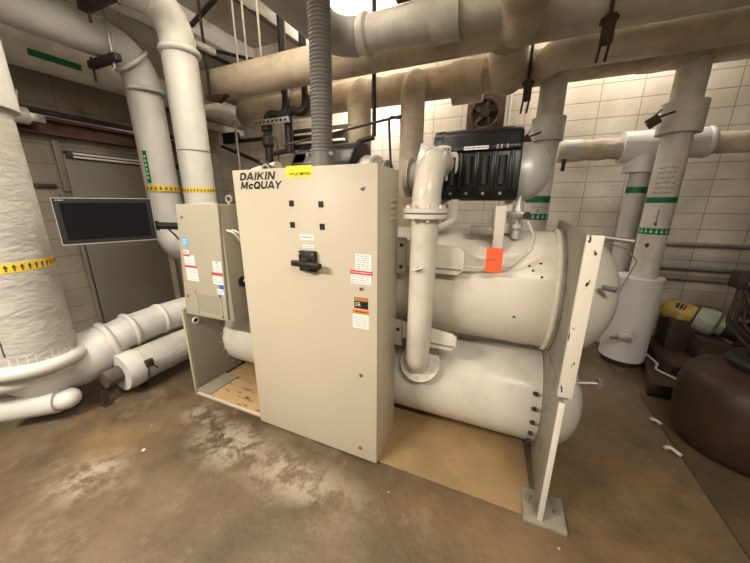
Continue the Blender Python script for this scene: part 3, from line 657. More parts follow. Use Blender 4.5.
# second riser
A2 = (-3.02, 2.26)
r2 = pipe_thing('insulated_riser', (A2[0], A2[1], 1.2), 'white insulated riser directly behind the control box, with black and yellow band')
p2 = fillet([(-3.04, -3.0, 3.33), (-3.03, A2[1], 3.34), (A2[0], A2[1], 1.42), (-2.42, A2[1], 1.40)], [.28, .20], 12)
obj('jacket', MB().sweep(p2, .152, 40), 'white', r2)
obj('elbow_sleeve', MB().torus((A2[0], A2[1], 2.98), (0, 0, 1), .15, .03, 36, 10).torus((-3.03, 2.0, 3.34), (0, 1, 0), .15, .018, 36, 10), 'white', r2)
obj('jacket_seam', MB().patch((A2[0], A2[1], 0), (0, 0, 1), V((-A2[0], -A2[1], 0)), .152, -1.1, 1.1, 2.10, 2.105, 20, .003), 'seam', r2)
w2 = V((-A2[0], -A2[1], 0)).normalized()
b2 = obj('arrow_band', MB().patch((A2[0], A2[1], 0), (0, 0, 1), w2, .152, -PI * .9, PI * .9, 1.70, 1.745, 48), 'yellow', r2)
obj('arrow_print', arrows(MB(), (A2[0], A2[1], 0), .152, 1.722, .04, 26, -PI * .85, PI * .85, w2, -1, .75), 'ink_dark', b2)
# pipe along the left wall with green label
gp = pipe_thing('insulated_pipe', (-4.2, .5, 2.8), 'pale overhead pipe with green label running along the left wall')
obj('jacket', MB().sweep([(-4.22, -3.0, 2.955), (-4.22, 4.0, 2.955)], .152, 36), 'grey_jacket', gp)
for y in (-.5, 2.9): obj('wall_bracket', MB().box(XL + .003, -4.05, y - .02, y + .02, 2.77, 2.81).box(XL + .003, XL + .02, y - .03, y + .03, 2.7, 3.0), 'iron', gp)
gl = obj('green_label', MB().patch((-4.22, 0, 2.955), (0, 1, 0), V((4.2, 0, -1.35)), .152, -.15, .22, 1.575, 1.95, 8), 'green', gp)
# slender white line between the two risers
tag(obj('wall_pipe', MB().sweep([(-3.45, .2, 3.28), (-3.30, 2.9, 3.28)], .04, 20), 'white'), 'thin white pipe slanting between the two left overhead pipes', 'pipe')
# wall rails and lamp on the left wall
tag(obj('wall_rail', MB().sweep([(XL + .09, .3, 2.50), (XL + .09, 3.4, 2.50)], .032, 14), 'iron'), 'upper dark pipe rail along the left wall', 'rail')
be = thing('steel_beam', (XL + .1, 2.0, 2.27), 'maroon steel channel along the left wall below the dark rail', 'beam')
obj('channel', MB().prism([(XL + .02, 2.285), (XL + .14, 2.285), (XL + .14, 2.31), (XL + .05, 2.31), (XL + .05, 2.425), (XL + .14, 2.425), (XL + .14, 2.45), (XL + .02, 2.45)], 1, .6, 3.6), 'maroon', be, smooth=False)
lab(obj('top_flange', MB().box(XL + .015, XL + .16, .6, 3.6, 2.452, 2.462), 'steel', be), 'grey top flange')
st = thing('pipe_stub', (XL + .12, 1.45, 2.32), 'short white insulated pipe stub with metal box end on the left wall', 'pipe')
obj('jacket', MB().sweep([(XL + .27, -3.1, 2.40), (XL + .27, 1.55, 2.40)], .075, 24), 'white', st)
obj('bracket_box', MB().box(XL + .20, XL + .32, 1.55, 1.66, 2.355, 2.43, .004), 'steel', st)
obj('strut_rod', MB().sweep([(XL + .25, 1.50, 2.44), (XL + .25, 1.53, 2.62)], .018, 10), 'steel', st)
la = thing('fluorescent_lamp', (XL + .08, 2.3, 2.06), 'unlit strip lamp in dark housing on the left wall beneath the maroon beam', 'lamp')
obj('housing', MB().box(XL + .0, XL + .07, 1.85, 3.4, 2.07, 2.15, .006), 'iron', la)
for s in (2.09, 2.125): obj('tube', MB().sweep([(XL + .09, 1.9, s), (XL + .09, 2.75, s)], .012, 12), 'tube_off', la)
tag(obj('wall_strut', MB().box(XL, XL + .04, 1.77, 1.83, 1.72, 2.26, .004), 'panel'), 'grey vertical strut on the left wall under the maroon beam', 'strut')
tag(obj('wall_bracket', MB().box(XL, XL + .04, 1.50, 1.72, 1.75, 1.79, .004), 'iron'), 'short black flat bracket on the left block wall', 'bracket')
tag(obj('wall_conduit', MB().sweep(fillet([(XL + .04, 1.80, 0.02), (XL + .04, 1.80, 1.50), (XL + .04, 1.74, 1.70)], .05), .022, 14), 'panel'), 'grey conduit climbing the left wall beside the smooth panel', 'conduit')
for i, (x, y) in enumerate(((-3.9, 2.38), (-3.9, 2.50), (-3.9, 2.61))):
    tag(obj('drop_pipe', MB().sweep([(x, y, .02), (x, y, 1.30)], .03, 14), 'old'), ('leftmost of three thin brown pipes standing behind the white elbow', 'middle one of three thin brown pipes standing behind the white elbow', 'rightmost of three thin brown pipes standing behind the white elbow')[i], 'pipe', 'thin pipes behind the elbow')

# ------------------------------------------------------------------ overhead headers
# P1 front grey pipe, with the tee from the camera side
P1 = pipe_thing('overhead_pipe', (-.7, 2.6, 2.8), 'nearest pale grey overhead pipe crossing above the compressor, with a wide sleeve')
YP1, ZP1 = 2.6, 2.936
pth = fillet([(-1.50, -3.0, ZP1), (-1.48, YP1, ZP1), (-.02, YP1, ZP1)], [.22], 10)
k0 = [i for i, p in enumerate(pth) if p.x > -1.30][0]
obj('rear_branch', MB().sweep(pth[:k0 + 1], .135, 36), 'duct', P1)
obj('jacket', MB().sweep(pth[k0 - 1:], .128, 36), 'grey_jacket', P1)
obj('end_flare', MB().lathe([(0, .128), (.03, .15), (.07, .15), (.09, .13)], (-1.26, YP1, ZP1), (1, 0, 0), 36), 'grey_jacket', P1)
obj('sleeve', MB().lathe([(0, .13), (.0, .155), (.205, .155), (.205, .13)], (-.655, YP1, ZP1 - .01), (1, 0, 0), 36), 'grey_jacket', P1)
q = fillet([(-.02, -3.0, 2.93), (-.02, 2.5, 2.90), (-.025, 2.68, 2.86), (-.06, 2.82, 2.9)], [.12, .1], 8)
obj('tee_branch', MB().sweep(q, .158, 36), 'old', P1)
# P2 brown header
YP2, ZP2, RP2 = 3.0, 2.99, .166
P2 = pipe_thing('overhead_pipe', (0, YP2, 2.8), 'long stained tan overhead pipe just behind the grey one, over the whole width')
obj('jacket', MB().sweep([(-3.72, YP2, ZP2), (-1.2, YP2, ZP2), (.16, YP2, ZP2)], RP2, 40), 'old', P2)
obj('jacket', MB().sweep([(.15, YP2, ZP2), (4.4, YP2, ZP2)], RP2 + .002, 40), 'grey_jacket', P2)
obj('end_cap', MB().lathe([(0, RP2 + .004), (.25, RP2 + .006), (.25, RP2)], (-3.74, YP2, ZP2), (1, 0, 0), 40), 'old', P2)
# P3 rear header with branches
YP3, ZP3, RP3 = 3.6, 2.85, .154
P3 = pipe_thing('overhead_pipe', (0, YP3, 2.7), 'rear tan header along the back wall with several drops')
obj('jacket', MB().sweep(fillet([(-3.72, YP3 + .35, ZP3), (-3.70, YP3, ZP3), (-1, YP3, ZP3), (2.7, YP3, ZP3), (4.4, YP3, ZP3)], [.22, 1, 1], 8), RP3, 40), 'old', P3)
obj('tee_sleeve', MB().sweep([(-.66, YP3, ZP3 - .03), (-.36, YP3, ZP3 - .03)], RP3 + .045, 36), 'old', P3)
obj('cross_branch', MB().sweep(fillet([(-.13, YP2 + .05, ZP2 - .06), (-.13, YP3 - .02, ZP3 - .06)], [], 6), .165, 36), 'old', P3)
for x, r in ((-1.03, .128), (-1.66, .135)):
    obj('drop', MB().sweep(fillet([(x, YP3 - .02, ZP3), (x, YP3 - .24, ZP3), (x, YP3 - .24, .02)], [.16], 10), r, 36), 'old', P3)
    obj('drop_ring', MB().torus((x, YP3 - .24, 2.45), (0, 0, 1), r, .006, 36, 8), 'old', P3)
# R2 lower right pipe
R2 = pipe_thing('overhead_pipe', (2.2, 3.28, 2.7), 'brown shaded overhead pipe at upper right, tucked below the bigger grey pipe')
obj('jacket', MB().sweep(fillet([(.20, YP3 - .16, ZP3 - .03), (.25, 3.28, 2.82), (4.4, 3.28, 2.82)], [.1], 8), .122, 36), 'old', R2)
obj('frayed_wrap', MB().lathe([(0, .16), (.1, .168), (.2, .162), (.32, .168), (.42, .158)], (.92, YP3, ZP3), (1, 0, 0), 30), 'crumple', P3)

# right hand risers
def riser(x, y, r, z0, z1, label, cz0=None, cz1=None, cr=.16, m='grey_jacket'):
    t = pipe_thing('insulated_riser', (x, y, z0), label)
    obj('jacket', MB().sweep([(x, y, z0), (x, y, z1)], r, 36), m, t)
    if cz0: obj('collar', MB().lathe([(cz0, r), (cz0, cr), (cz1, cr), (cz1, r)], (x, y, 0), (0, 0, 1), 36, caps=False), 'grey_jacket', t)
    return t
def greenband(t, x, y, r, z, h, arr=0):
    w = V((-x, -y, 0)).normalized()
    g = obj('green_band', MB().patch((x, y, 0), (0, 0, 1), w, r, -PI * .95, PI * .95, z, z + h, 40), 'green', t)
    if arr: obj('arrow_print', arrows(MB(), (x, y, 0), r, z + h / 2, h * .85, arr, -PI * .9, PI * .9, w, -1, .75), 'lime', g)
    return g
def cyl_scrib(t, x, y, r, z0, rows, h, a0, a1, seed=3, m='black_matt', wd=.006, n=26):
    rnd = random.Random(seed); w = V((-x, -y, 0)).normalized(); b = V((0, 0, 1)).cross(w)
    mb = MB()
    for k in range(rows):
        zb = z0 - k * h; e = a1 - rnd.uniform(0, .25) * (a1 - a0); pts = []
        for i in range(n + 1):
            a = a0 + (e - a0) * i / n; pts.append((a, zb + (rnd.uniform(.1, .65) * h if i % 2 else rnd.uniform(-.05, .15) * h)))
        for i, ((p, zp), (q, zq)) in enumerate(zip(pts, pts[1:])):
            if i % 7 == 6: continue
            def P(a, z): return V((x, y, z)) + (w * math.cos(a) + b * math.sin(a)) * (r + .0025)
            mb.add([P(p, zp), P(q, zq), P(q, zq + wd), P(p, zp + wd)], [[0, 1, 2, 3]])
    return obj('handwriting', mb, m, t, smooth=False)
ax, ay = 1.285, 3.6
RA = riser(ax, ay, .106, .92, 2.83, 'white riser with handwriting and green bands, standing over the white can at right', 2.18, 2.42, .152)
greenband(RA, ax, ay, .106, 1.605, .05); greenband(RA, ax, ay, .106, 1.325, .055, 16)
cyl_scrib(RA, ax, ay, .106, 1.89, 6, .042, -.65, .75)
cyl_scrib(RA, ax, ay, .106, 1.565, 1, .035, -.3, .4, 9, 'ink', .004, 14)
w = V((-ax, -ay, 0)).normalized()
mba = MB().patch((ax, ay, 0), (0, 0, 1), w, .106, -.03, .03, 1.43, 1.545, 2, .003).patch((ax, ay, 0), (0, 0, 1), w, .106, -.09, .09, 1.405, 1.435, 2, .003)
obj('flow_arrow', mba, 'ink_dark', RA)
obj('dark_stain', MB().sphere(V((ax, ay, 1.225)) + w * .1055 + V((0, 0, 1)).cross(w) * -.02, .02, (1, .25, 1.1), 14), 'seam', RA)
cx_, cy_ = .285, 3.6
RC_ = riser(cx_, cy_, .115, .02, 2.83, 'white riser with green bands rising behind the silver dome of the compressor', 2.19, 2.40, .148)
greenband(RC_, cx_, cy_, .115, 1.605, .065); greenband(RC_, cx_, cy_, .115, 1.435, .06, 14)
cyl_scrib(RC_, cx_, cy_, .115, 1.555, 1, .03, -.2, .6, 11, 'ink_dark', .004, 14)
wc = V((-cx_, -cy_, 0)).normalized()
obj('flow_arrow', MB().patch((cx_, cy_, 0), (0, 0, 1), wc, .115, .06, .12, 1.505, 1.545, 2, .003), 'ink_dark', RC_)
hb = pipe_thing('insulated_pipe', (2.2, 3.92, 2.0), 'horizontal insulated pipe along the back wall with bright white tee at right')
YH, ZH = 3.94, 2.137
obj('jacket', MB().sweep([(1.0, YH, ZH), (4.4, YH, ZH)], .093, 32), 'old', hb)
obj('crumpled_wrap', MB().lathe([(0, .09), (.03, .104), (.12, .098), (.2, .107), (.3, .097), (.38, .106), (.47, .095)], (.60, YH, ZH), (1, 0, 0), 28), 'crumple', hb)
obj('end_wrap', MB().lathe([(0, .10), (.02, .112), (.20, .112), (.22, .10)], (.44, YH, ZH), (1, 0, 0), 28), 'grey_jacket', hb)
obj('patch', MB().patch((.44, YH, ZH), (1, 0, 0), (0, -1, .1), .112, -.7, .6, .06, .19, 10, .004), 'white', hb)
tee = obj('tee_body', MB().sweep([(.99, YH, ZH), (1.30, YH, ZH)], .15, 36).sweep([(1.17, YH, ZH), (1.17, YH, 1.90)], .13, 36), 'tank_white', hb); lab(tee, 'bright white tee')
obj('tee_body', MB().sweep([(1.30, YH, ZH + .01), (1.62, YH, ZH + .01)], .132, 36).torus((1.63, YH, ZH + .01), (1, 0, 0), .105, .035, 32, 10), 'tank_white', hb)
br_ = obj('drop', MB().sweep([(1.19, YH, 1.95), (1.19, YH, .05)], .085, 32), 'white', hb)
wb_ = V((-1.19, -YH, 0)).normalized()
obj('green_band', MB().patch((1.19, YH, 0), (0, 0, 1), wb_, .085, -2.8, 2.8, 1.70, 1.76, 30), 'green', br_)
obj('pipe_shoe', MB().box(2.02, 2.16, YH - .05, YH + .05, ZH - .16, ZH - .09, .01), 'iron', hb)

# insulated can beneath the riser
tk = thing('insulated_can', (1.26, 3.6, 0), 'smooth white cylindrical jacket can under the riser behind the domed ends', 'tank')
TX, TY = 1.26, 3.6
obj('jacket', MB().lathe([(.06, .19), (.91, .19), (.915, .185), (.92, .10)], (TX, TY, 0), (0, 0, 1), 48), 'tank_white', tk)
obj('base_ring', MB().lathe([(0, .165), (.06, .165)], (TX, TY, 0), (0, 0, 1), 40), 'iron', tk)
nzz = obj('side_nozzle', MB().sweep([(TX - .03, TY - .16, .37), (TX - .04, TY - .27, .365)], .042, 20).sweep([(TX - .04, TY - .24, .365), (TX - .155, TY - .29, .36)], .035, 20), 'white', tk)
obj('nozzle_tip', MB().sweep([(TX - .145, TY - .285, .36), (TX - .215, TY - .32, .355)], .016, 12), 'steel', nzz)

# wall conduits on the back wall
for z, r, lb in ((1.16, .028, 'topmost'), (.90, .03, 'middle one'), (.78, .026, 'lowest')):
    tag(obj('wall_conduit', MB().sweep([(1.55, YB - .05, z), (4.4, YB - .05, z)], r, 14), 'steel'), lb + ' of three steel conduits along the back wall at right', 'conduit', 'steel conduits on the back wall')

# ------------------------------------------------------------------ pump set at right
pu = thing('pump_set', (1.75, 3.45, .12), 'mustard yellow motor with pale green pump on a base frame by back wall', 'pump')
ax0 = V((1.545, 3.74, .60)); adir = V((.87, -.49, -.20)).normalized()
ym = obj('motor', MB().lathe([(0, .04), (.01, .09), (.04, .105), (.20, .105), (.23, .09), (.24, .05)], ax0, adir, 32), 'motor_y', pu)
obj('motor_nose', MB().lathe([(-.07, .025), (-.06, .045), (.0, .05)], ax0, adir, 20), 'motor_y', ym)
obj('nameplate', MB().patch(ax0, adir, V((-.2, -.6, .6)), .105, -.3, .25, .09, .16, 6), 'iron', ym)
for k in range(5): obj('cooling_fin', MB().lathe([(.05 + k * .03, .1), (.05 + k * .03, .11), (.058 + k * .03, .11), (.058 + k * .03, .1)], ax0, adir, 28), 'motor_y', ym)
obj('terminal_box', MB().box(1.60, 1.68, 3.56, 3.62, .50, .56, .008), 'motor_y', ym)
pg = obj('pump_casing', MB().lathe([(.24, .05), (.25, .11), (.31, .125), (.38, .12), (.40, .09), (.46, .08)], ax0, adir, 32), 'pump_g', pu)
obj('coupling_guard', MB().lathe([(.44, .09), (.56, .09)], ax0, adir, 24), 'iron', pu)
obj('impeller_case', MB().lathe([(.54, .12), (.60, .14), (.68, .12)], ax0, adir, 28), 'rust', pu)
obj('base_frame', MB().box(1.48, 1.93, 3.16, 3.84, .12, .22, .008).box(1.56, 1.74, 3.55, 3.80, .22, .53, .01).box(1.72, 1.92, 3.35, 3.60, .22, .42, .01), 'conc_d', pu)
obj('hose', MB().sweep(fillet([(1.46, 3.3, .135), (1.50, 3.08, .14), (1.62, 3.12, .20), (1.75, 3.1, .32), (1.88, 3.14, .42), (1.95, 3.2, .6), (1.87, 3.36, .93)], .06, 5), .012, 10), 'iron', pu)
obj('drain_tube', MB().sweep(fillet([(1.44, 3.55, .135), (1.46, 3.35, .135), (1.40, 3.22, .135), (1.50, 3.08, .135), (1.62, 3.05, .135)], .06, 5), .011, 10), 'wire', pu)
vs_ = thing('pressure_vessel', (2.35, 3.35, .0), 'tall pale khaki vessel partly cut by the right edge above the drum', 'vessel')
obj('shell', MB().lathe([(.80, .15), (.82, .34), (.86, .36), (1.9, .36), (2.0, .28), (2.05, .1)], (2.30, 3.42, 0), (0, 0, 1), 44), 'vessel', vs_)
obj('skirt', MB().lathe([(.66, .36), (.70, .38), (.74, .38), (.78, .36)], (2.30, 3.42, 0), (0, 0, 1), 40), 'conc', vs_)
for dx, dy in ((-.2, -.2), (.2, -.2), (0, .25)): obj('leg', MB().box(2.30 + dx - .035, 2.30 + dx + .035, 3.42 + dy - .035, 3.42 + dy + .035, .0, .7), 'old', vs_)
pb = obj('control_box', MB().box(1.80, 1.93, 3.32, 3.44, .92, 1.06, .012), 'iron', vs_)
obj('gauge', MB().lathe([(0, .045), (.03, .045)], (1.90, 3.31, .98), (-.2, -1, 0), 18), 'steel', pb)
for k in range(3): obj('cable', MB().sweep(fillet([(1.84 + k * .03, 3.36, .93), (1.80 + k * .05, 3.30, .62), (1.95 + k * .08, 3.15, .42), (2.1, 3.2, .30)], .1, 5), .012, 8), 'iron', pb)

# brown drum at right front
bx, by = 1.60, 2.47
dm = thing('round_drum', (bx, by, .012), 'dark brown rounded drum with black ring lid at the lower right corner', 'drum')
obj('shell', MB().lathe([(.012, .30), (.04, .335), (.09, .355), (.25, .365), (.40, .365), (.48, .35), (.535, .315), (.57, .25), (.585, .2), (.595, .12)], (bx, by, 0), (0, 0, 1), 56), 'bronze', dm)
rg = obj('ring_lid', MB().lathe([(.585, .16), (.60, .23), (.63, .235), (.655, .22), (.655, .16), (.62, .14)], (bx + .06, by - .0, 0), (0, 0, 1), 44), 'black_matt', dm)
obj('lid_face', MB().lathe([(.60, .15), (.625, .145)], (bx + .06, by - .0, 0), (0, 0, 1), 36), 'bronze', dm)
tag(obj('foam_scrap', MB().sphere((1.46, 1.90, .06), .05, (.9, .7, .95), 10), 'paper'), 'white foam scrap at the right edge in front of brown drum', 'scrap')
for i, (x, y, s) in enumerate(((1.16, 2.55, .05), (1.13, 2.25, .07), (1.38, 1.85, .06))):
    tag(obj('pipe_scrap', MB().sweep(fillet([(x, y, .025), (x + s * .5, y + s * .2, .03), (x + s, y - s * .6, .025)], .02, 4), .012, 10), 'wire'),
        ('pale debris scrap on floor nearest the plinth, far from the drum', 'pale debris scrap on the floor left of the drum', 'pale debris scrap on the floor in front of the drum')[i], 'debris', 'pale scraps by the drum')
for i, (x, y, r) in enumerate(((.40, 1.30, .006), (-2.06, .86, .013), (-.45, 1.24, .005), (-2.25, 1.02, .004))):
    tag(obj('paint_chip', MB().lathe([(0, r), (.003, r * .8)], (x, y, .0), (0, 0, 1), 7), 'wire'),
        ('small pale chip on the floor just in front of right foot plate', 'largest pale paint chip on bare floor at left, before control box', 'tiny pale chip on floor before ochre pad, right of tall cabinet', 'tiny pale chip on the floor near the low white pipe')[i], 'debris')

# ------------------------------------------------------------------ hangers, rods, small overhead parts
def rod(name, p0, p1, r, m, label, group=None, cat='rod'): return tag(obj(name, MB().sweep([p0, p1], r, 12), m), label, cat, group)
h = thing('pipe_hanger', (-3.45, 2.0, 2.85), 'dark channel hanger on a thin rod below the left overhead pipe', 'hanger')
obj('channel', MB().box(-3.72, -3.28, 1.83, 1.89, 2.81, 2.87, .006), 'iron', h)
obj('rod', MB().sweep([(-3.36, 1.86, 2.76), (-3.36, 1.86, ZC - .005)], .010, 10), 'steel', h)
obj('rod', MB().sweep([(-3.69, 1.86, 2.70), (-3.69, 1.86, 2.90)], .010, 10), 'iron', h)
h = thing('pipe_hanger', (-3.1, 1.75, 3.12), 'dark channel hanger under the second left overhead pipe near top edge', 'hanger')
obj('channel', MB().box(-3.34, -2.80, 1.66, 1.74, 3.10, 3.17, .006), 'iron', h)
obj('rod', MB().sweep([(-3.27, 1.70, 3.02), (-3.27, 1.70, ZC - .005)], .012, 10), 'iron', h)
obj('rod', MB().sweep([(-2.85, 1.70, 3.05), (-2.85, 1.70, ZC - .005)], .012, 10), 'iron', h)
h = thing('pipe_hanger', (-3.3, 2.82, 2.8), 'dark clevis hanger with long rod at the left end of the stained tan pipe', 'hanger')
obj('rod', MB().sweep([(-3.33, 2.80, 2.78), (-3.33, 2.80, ZC - .005)], .016, 10), 'iron', h)
obj('channel', MB().prism([(-3.38, 2.82), (-3.38, 2.77), (-3.20, 2.72), (-3.05, 2.79)], 1, 2.78, 2.84, .004), 'rust', h)
for i, (x, y) in enumerate(((-3.03, 2.98), (-2.89, 2.98), (-2.68, 2.98))):
    rod('hanger_rod', (x, y, ZP2 + RP2 - .005), (x, y, 3.722 if x > -2.92 else ZC - .005), .011, 'wire', ('leftmost of three thin pale rods above the stained tan pipe', 'middle one of three thin pale rods above the stained tan pipe', 'rightmost of three thin pale rods above the stained tan pipe')[i], 'pale rods over the tan pipe')
def clamp_hanger(x, y, z, rodtop, label, tilt=0):
    h = thing('pipe_hanger', (x, y, z), label, 'hanger')
    obj('rod', MB().sweep([(x, y, z + .03), (x, y, rodtop)], .014, 10), 'iron', h)
    obj('clamp', MB().box(x - .035, x + .035, y - .035, y + .03, z - .10, z + .07, .008), 'rust', h)
    for s in (-.028, .022): obj('bolt_end', MB().sweep([(x + s, y, z - .1), (x + s - .01, y, z - .2)], .009, 8), 'iron', h)
    obj('jaw', MB().box(x - .05, x + .05, y - .02, y + .05, z + .035, z + .06, .004), 'rust', h)
clamp_hanger(.50, 2.80, 2.75, ZC - .005, 'rusty clamp hanger on the big grey pipe at upper right')
clamp_hanger(.06, 3.40, 2.62, ZC - .005, 'rusty clamp hanger on a rod above the compressor dome')
def wallclamp(x, y, z, label):
    h = thing('pipe_clamp', (x, y, z), label, 'clamp')
    obj('jaw', MB().box(x - .05, x + .03, y - .03, y + .03, z - .05, z + .03, .01, Matrix.Translation((x, y, z)) @ Matrix.Rotation(R_(-35), 4, 'Y') @ Matrix.Translation((-x, -y, -z))), 'rust', h)
    obj('bolt', MB().sweep([(x - .02, y - .01, z), (x + .12, y - .02, z + .045)], .009, 8), 'iron', h)
    obj('bolt', MB().sweep([(x - .05, y - .01, z - .03), (x + .03, y - .02, z + .07)], .009, 8), 'steel', h)
wallclamp(1.04, 3.40, 2.27, 'small rusty clamp at the collar of riser with handwriting')
wallclamp(.10, 3.42, 2.20, 'small rusty clamp at the collar of riser behind the silver dome')
rod('hanger_rod', (.13, 3.46, 1.86), (.13, 3.46, 2.16), .012, 'iron', 'short dark rod beside the riser behind the silver dome')
rod('pipe_stud', (.50, 3.86, 1.93), (.50, 3.86, 2.05), .02, 'iron', 'short dark stud below the end of the crumpled horizontal pipe')

# black pipes above the second compressor
bp_ = thing('black_piping', (-2.6, 3.25, 2.4), 'black iron pipe loop with elbows above the second compressor, beside the flexible conduit', 'pipe')
for (x0, x1) in ((-2.62, -2.52), (-2.33, -2.40)):
    obj('vertical_pipe', MB().sweep([(x0, 3.28, 2.72), (x0, 3.28, ZC - .01)], .045, 16), 'black_matt', bp_)
obj('elbow_run', MB().sweep(fillet([(-2.33, 3.28, 2.76), (-2.33, 3.25, 2.62), (-2.55, 3.22, 2.70), (-2.55, 3.2, 2.2)], [.07, .07], 6), .05, 16), 'black_matt', bp_)
obj('elbow_run', MB().sweep(fillet([(-2.62, 3.28, 2.76), (-2.62, 3.25, 2.62), (-2.88, 3.22, 2.68), (-2.88, 3.2, 2.12)], [.07, .07], 6), .05, 16), 'black_matt', bp_)
obj('valve', MB().lathe([(0, .05), (.03, .075), (.12, .075), (.15, .05)], (-2.88, 3.2, 2.28), (0, 0, 1), 14).lathe([(0, .05), (.02, .07), (.08, .07), (.1, .05)], (-2.88, 3.2, 2.46), (0, 0, 1), 14), 'iron', bp_)
obj('valve_branch', MB().sweep([(-2.88, 3.2, 2.2), (-2.60, 3.2, 2.22)], .03, 12), 'iron', bp_)
rl = thing('strut_rail', (-2.7, 3.12, 2.55), 'perforated steel strut in front of the black pipe loop', 'rail')
obj('channel', MB().box(-3.02, -2.47, 3.11, 3.14, 2.52, 2.585, .003), 'steel', rl)
for k in range(8): obj('slot', MB().box(-2.985 + k * .065, -2.95 + k * .065, 3.105, 3.112, 2.54, 2.565, .002), 'iron', rl)
lv = thing('wall_louver', (-2.2, 4.3, 2.2), 'black louver with pale slats on the back wall left of the flexible conduit', 'louver')
obj('frame', MB().box(-3.38, -2.35, YB - .05, YB - .002, 2.22, 2.76, .004), 'iron', lv)
for k in range(4): obj('slat', MB().box(-3.33, -2.40, YB - .085, YB - .045, 2.28 + k * .125, 2.31 + k * .125, .004), 'paper', lv)
# wall arm, tray and slim pipes at the back left
ba = thing('swing_bracket', (-4.4, 3.6, 2.5), 'black bracket arm with box reaching out behind the risers at back left', 'bracket')
obj('arm', MB().box(-4.25, -3.32, 3.72, 3.77, 2.50, 2.55, .004), 'iron', ba); obj('head_box', MB().box(-4.25, -3.98, 3.70, 3.80, 2.51, 2.66, .008), 'black_matt', ba)
obj('end_rod', MB().sweep(fillet([(-3.33, 3.74, 2.53), (-3.20, 3.74, 2.50), (-3.18, 3.74, 1.9)], .05, 4), .010, 8), 'iron', ba)
obj('brace', MB().sweep([(-4.25, 3.68, 2.46), (-3.0, 3.45, 2.05)], .026, 8), 'iron', ba)
rod('hanger_rod', (-3.65, 3.42, .02), (-3.65, 3.42, 2.72), .016, 'steel', 'slim vertical steel pipe at back left behind control box', None, 'pipe')
rod('wall_pipe', (-4.5, 4.2, 2.02), (-2.3, 4.2, 2.02), .035, 'grey_jacket', 'slim horizontal pale pipe on the back wall left of tall cabinet', None, 'pipe')
rod('wall_pipe', (-3.9, 4.0, 2.15), (-2.4, 3.6, 2.05), .022, 'iron', 'slanting dark slim pipe at the back behind the maker lettering', None, 'pipe')
jf = thing('junction_fitting', (-2.0, 1.95, 1.434), 'pale fitting with black couplings on upper barrel behind cabinet top left', 'fitting')
obj('body', MB().sweep(fillet([(-1.95, 1.95, 1.43), (-1.95, 1.95, 1.83), (-1.66, 1.93, 1.87)], .05, 5), .04, 16), 'cab', jf)
obj('coupling', MB().lathe([(0, .05), (.06, .05)], (-1.78, 1.94, 1.855), (1, -.05, .1), 16), 'black_matt', jf)
obj('pipe_tail', MB().sweep([(-1.80, 1.90, 1.90), (-1.62, 1.87, 1.83)], .02, 10), 'black_matt', jf)
# thin pipes to the right of the conduit
rod('sprinkler_pipe', (-1.37, 3.12, 2.28), (-1.37, 3.12, ZC - .005), .022, 'black_matt', 'thin black vertical pipe right of the flexible conduit', None, 'pipe')
eb_ = obj('elbow_pipe', MB().sweep(fillet([(-1.37, 3.12, 2.27), (-1.56, 3.10, 2.24), (-1.57, 3.10, 1.6)], [.04], 5), .026, 12), 'black_matt'); tag(eb_, 'black elbow pipe stepping down behind the tall cabinet top right', 'pipe')
tag(obj('copper_tube', MB().sweep(fillet([(-1.60, 1.95, 2.02), (-.66, 1.9, 2.115), (-.64, 1.9, 2.10), (-.735, 1.9, 2.12), (-.715, 1.9, 1.80)], [.02, .01, .02], 3), .008, 8), 'iron'), 'thin bent dark tube above the right corner of the tall cabinet', 'tube')
rc = thing('round_fan', (-.35, 4.2, 2.5), 'round rusty fan in square frame on back wall above the compressor', 'fan')
obj('frame', MB().box(-.60, -.15, YB - .06, YB - .003, 2.45, 2.92, .006), 'rust', rc)
obj('ring', MB().torus((-.375, YB - .075, 2.685), (0, 1, 0), .17, .022, 32, 8), 'rust', rc)
obj('hub', MB().lathe([(0, .06), (.03, .05)], (-.375, YB - .07, 2.685), (0, -1, 0), 20), 'iron', rc)
for k in range(5):
    a = 2 * PI * k / 5
    obj('blade', MB().box(.03, .15, -.006, .006, -.035, .035, .003, Matrix.Translation((-.375, YB - .072, 2.685)) @ Matrix.Rotation(a, 4, 'Y') @ Matrix.Rotation(.5, 4, 'X')), 'iron', rc)
tag(obj('loop_pipe', MB().sweep(fillet([(-.12, 4.15, .0), (-.10, 4.15, 2.95), (-.28, 4.15, 3.15), (-.30, 4.15, 3.3), (-.30, YB - .004, 3.3)], [.1, .05, .04], 5), .025, 12), 'grey_jacket'), 'pale bent pipe beside the round fan', 'pipe')
ma = thing('steel_angle', (-.75, 2.5, 3.0), 'maroon steel angle resting above the grey overhead pipe', 'beam')
obj('angle', MB().prism([(2.47, 3.066), (2.56, 3.064), (2.56, 3.075), (2.48, 3.075), (2.48, 3.15), (2.47, 3.15)], 0, -.93, -.40, .002), 'maroon', ma, smooth=False)
cd = thing('ceiling_conduit', (-3.3, 3.8, 3.4), 'thin dark bent conduit across ceiling at back left', 'conduit')
obj('run', MB().sweep(fillet([(-4.5, 3.2, 3.75), (-3.4, 3.9, 3.55), (-3.25, 4.0, 3.35), (-3.25, 4.0, 3.05)], [.3, .1], 6), .022, 10), 'iron', cd)
obj('run', MB().sweep([(-4.5, 3.4, 3.85), (-3.0, 3.0, 3.95)], .03, 10), 'iron', cd)
tag(obj('ceiling_conduit', MB().sweep([(-3.3, 2.2, 3.98), (-2.45, 4.3, 3.42)], .022, 10), 'iron'), 'straight dark conduit slanting under the ceiling beam at left', 'conduit')

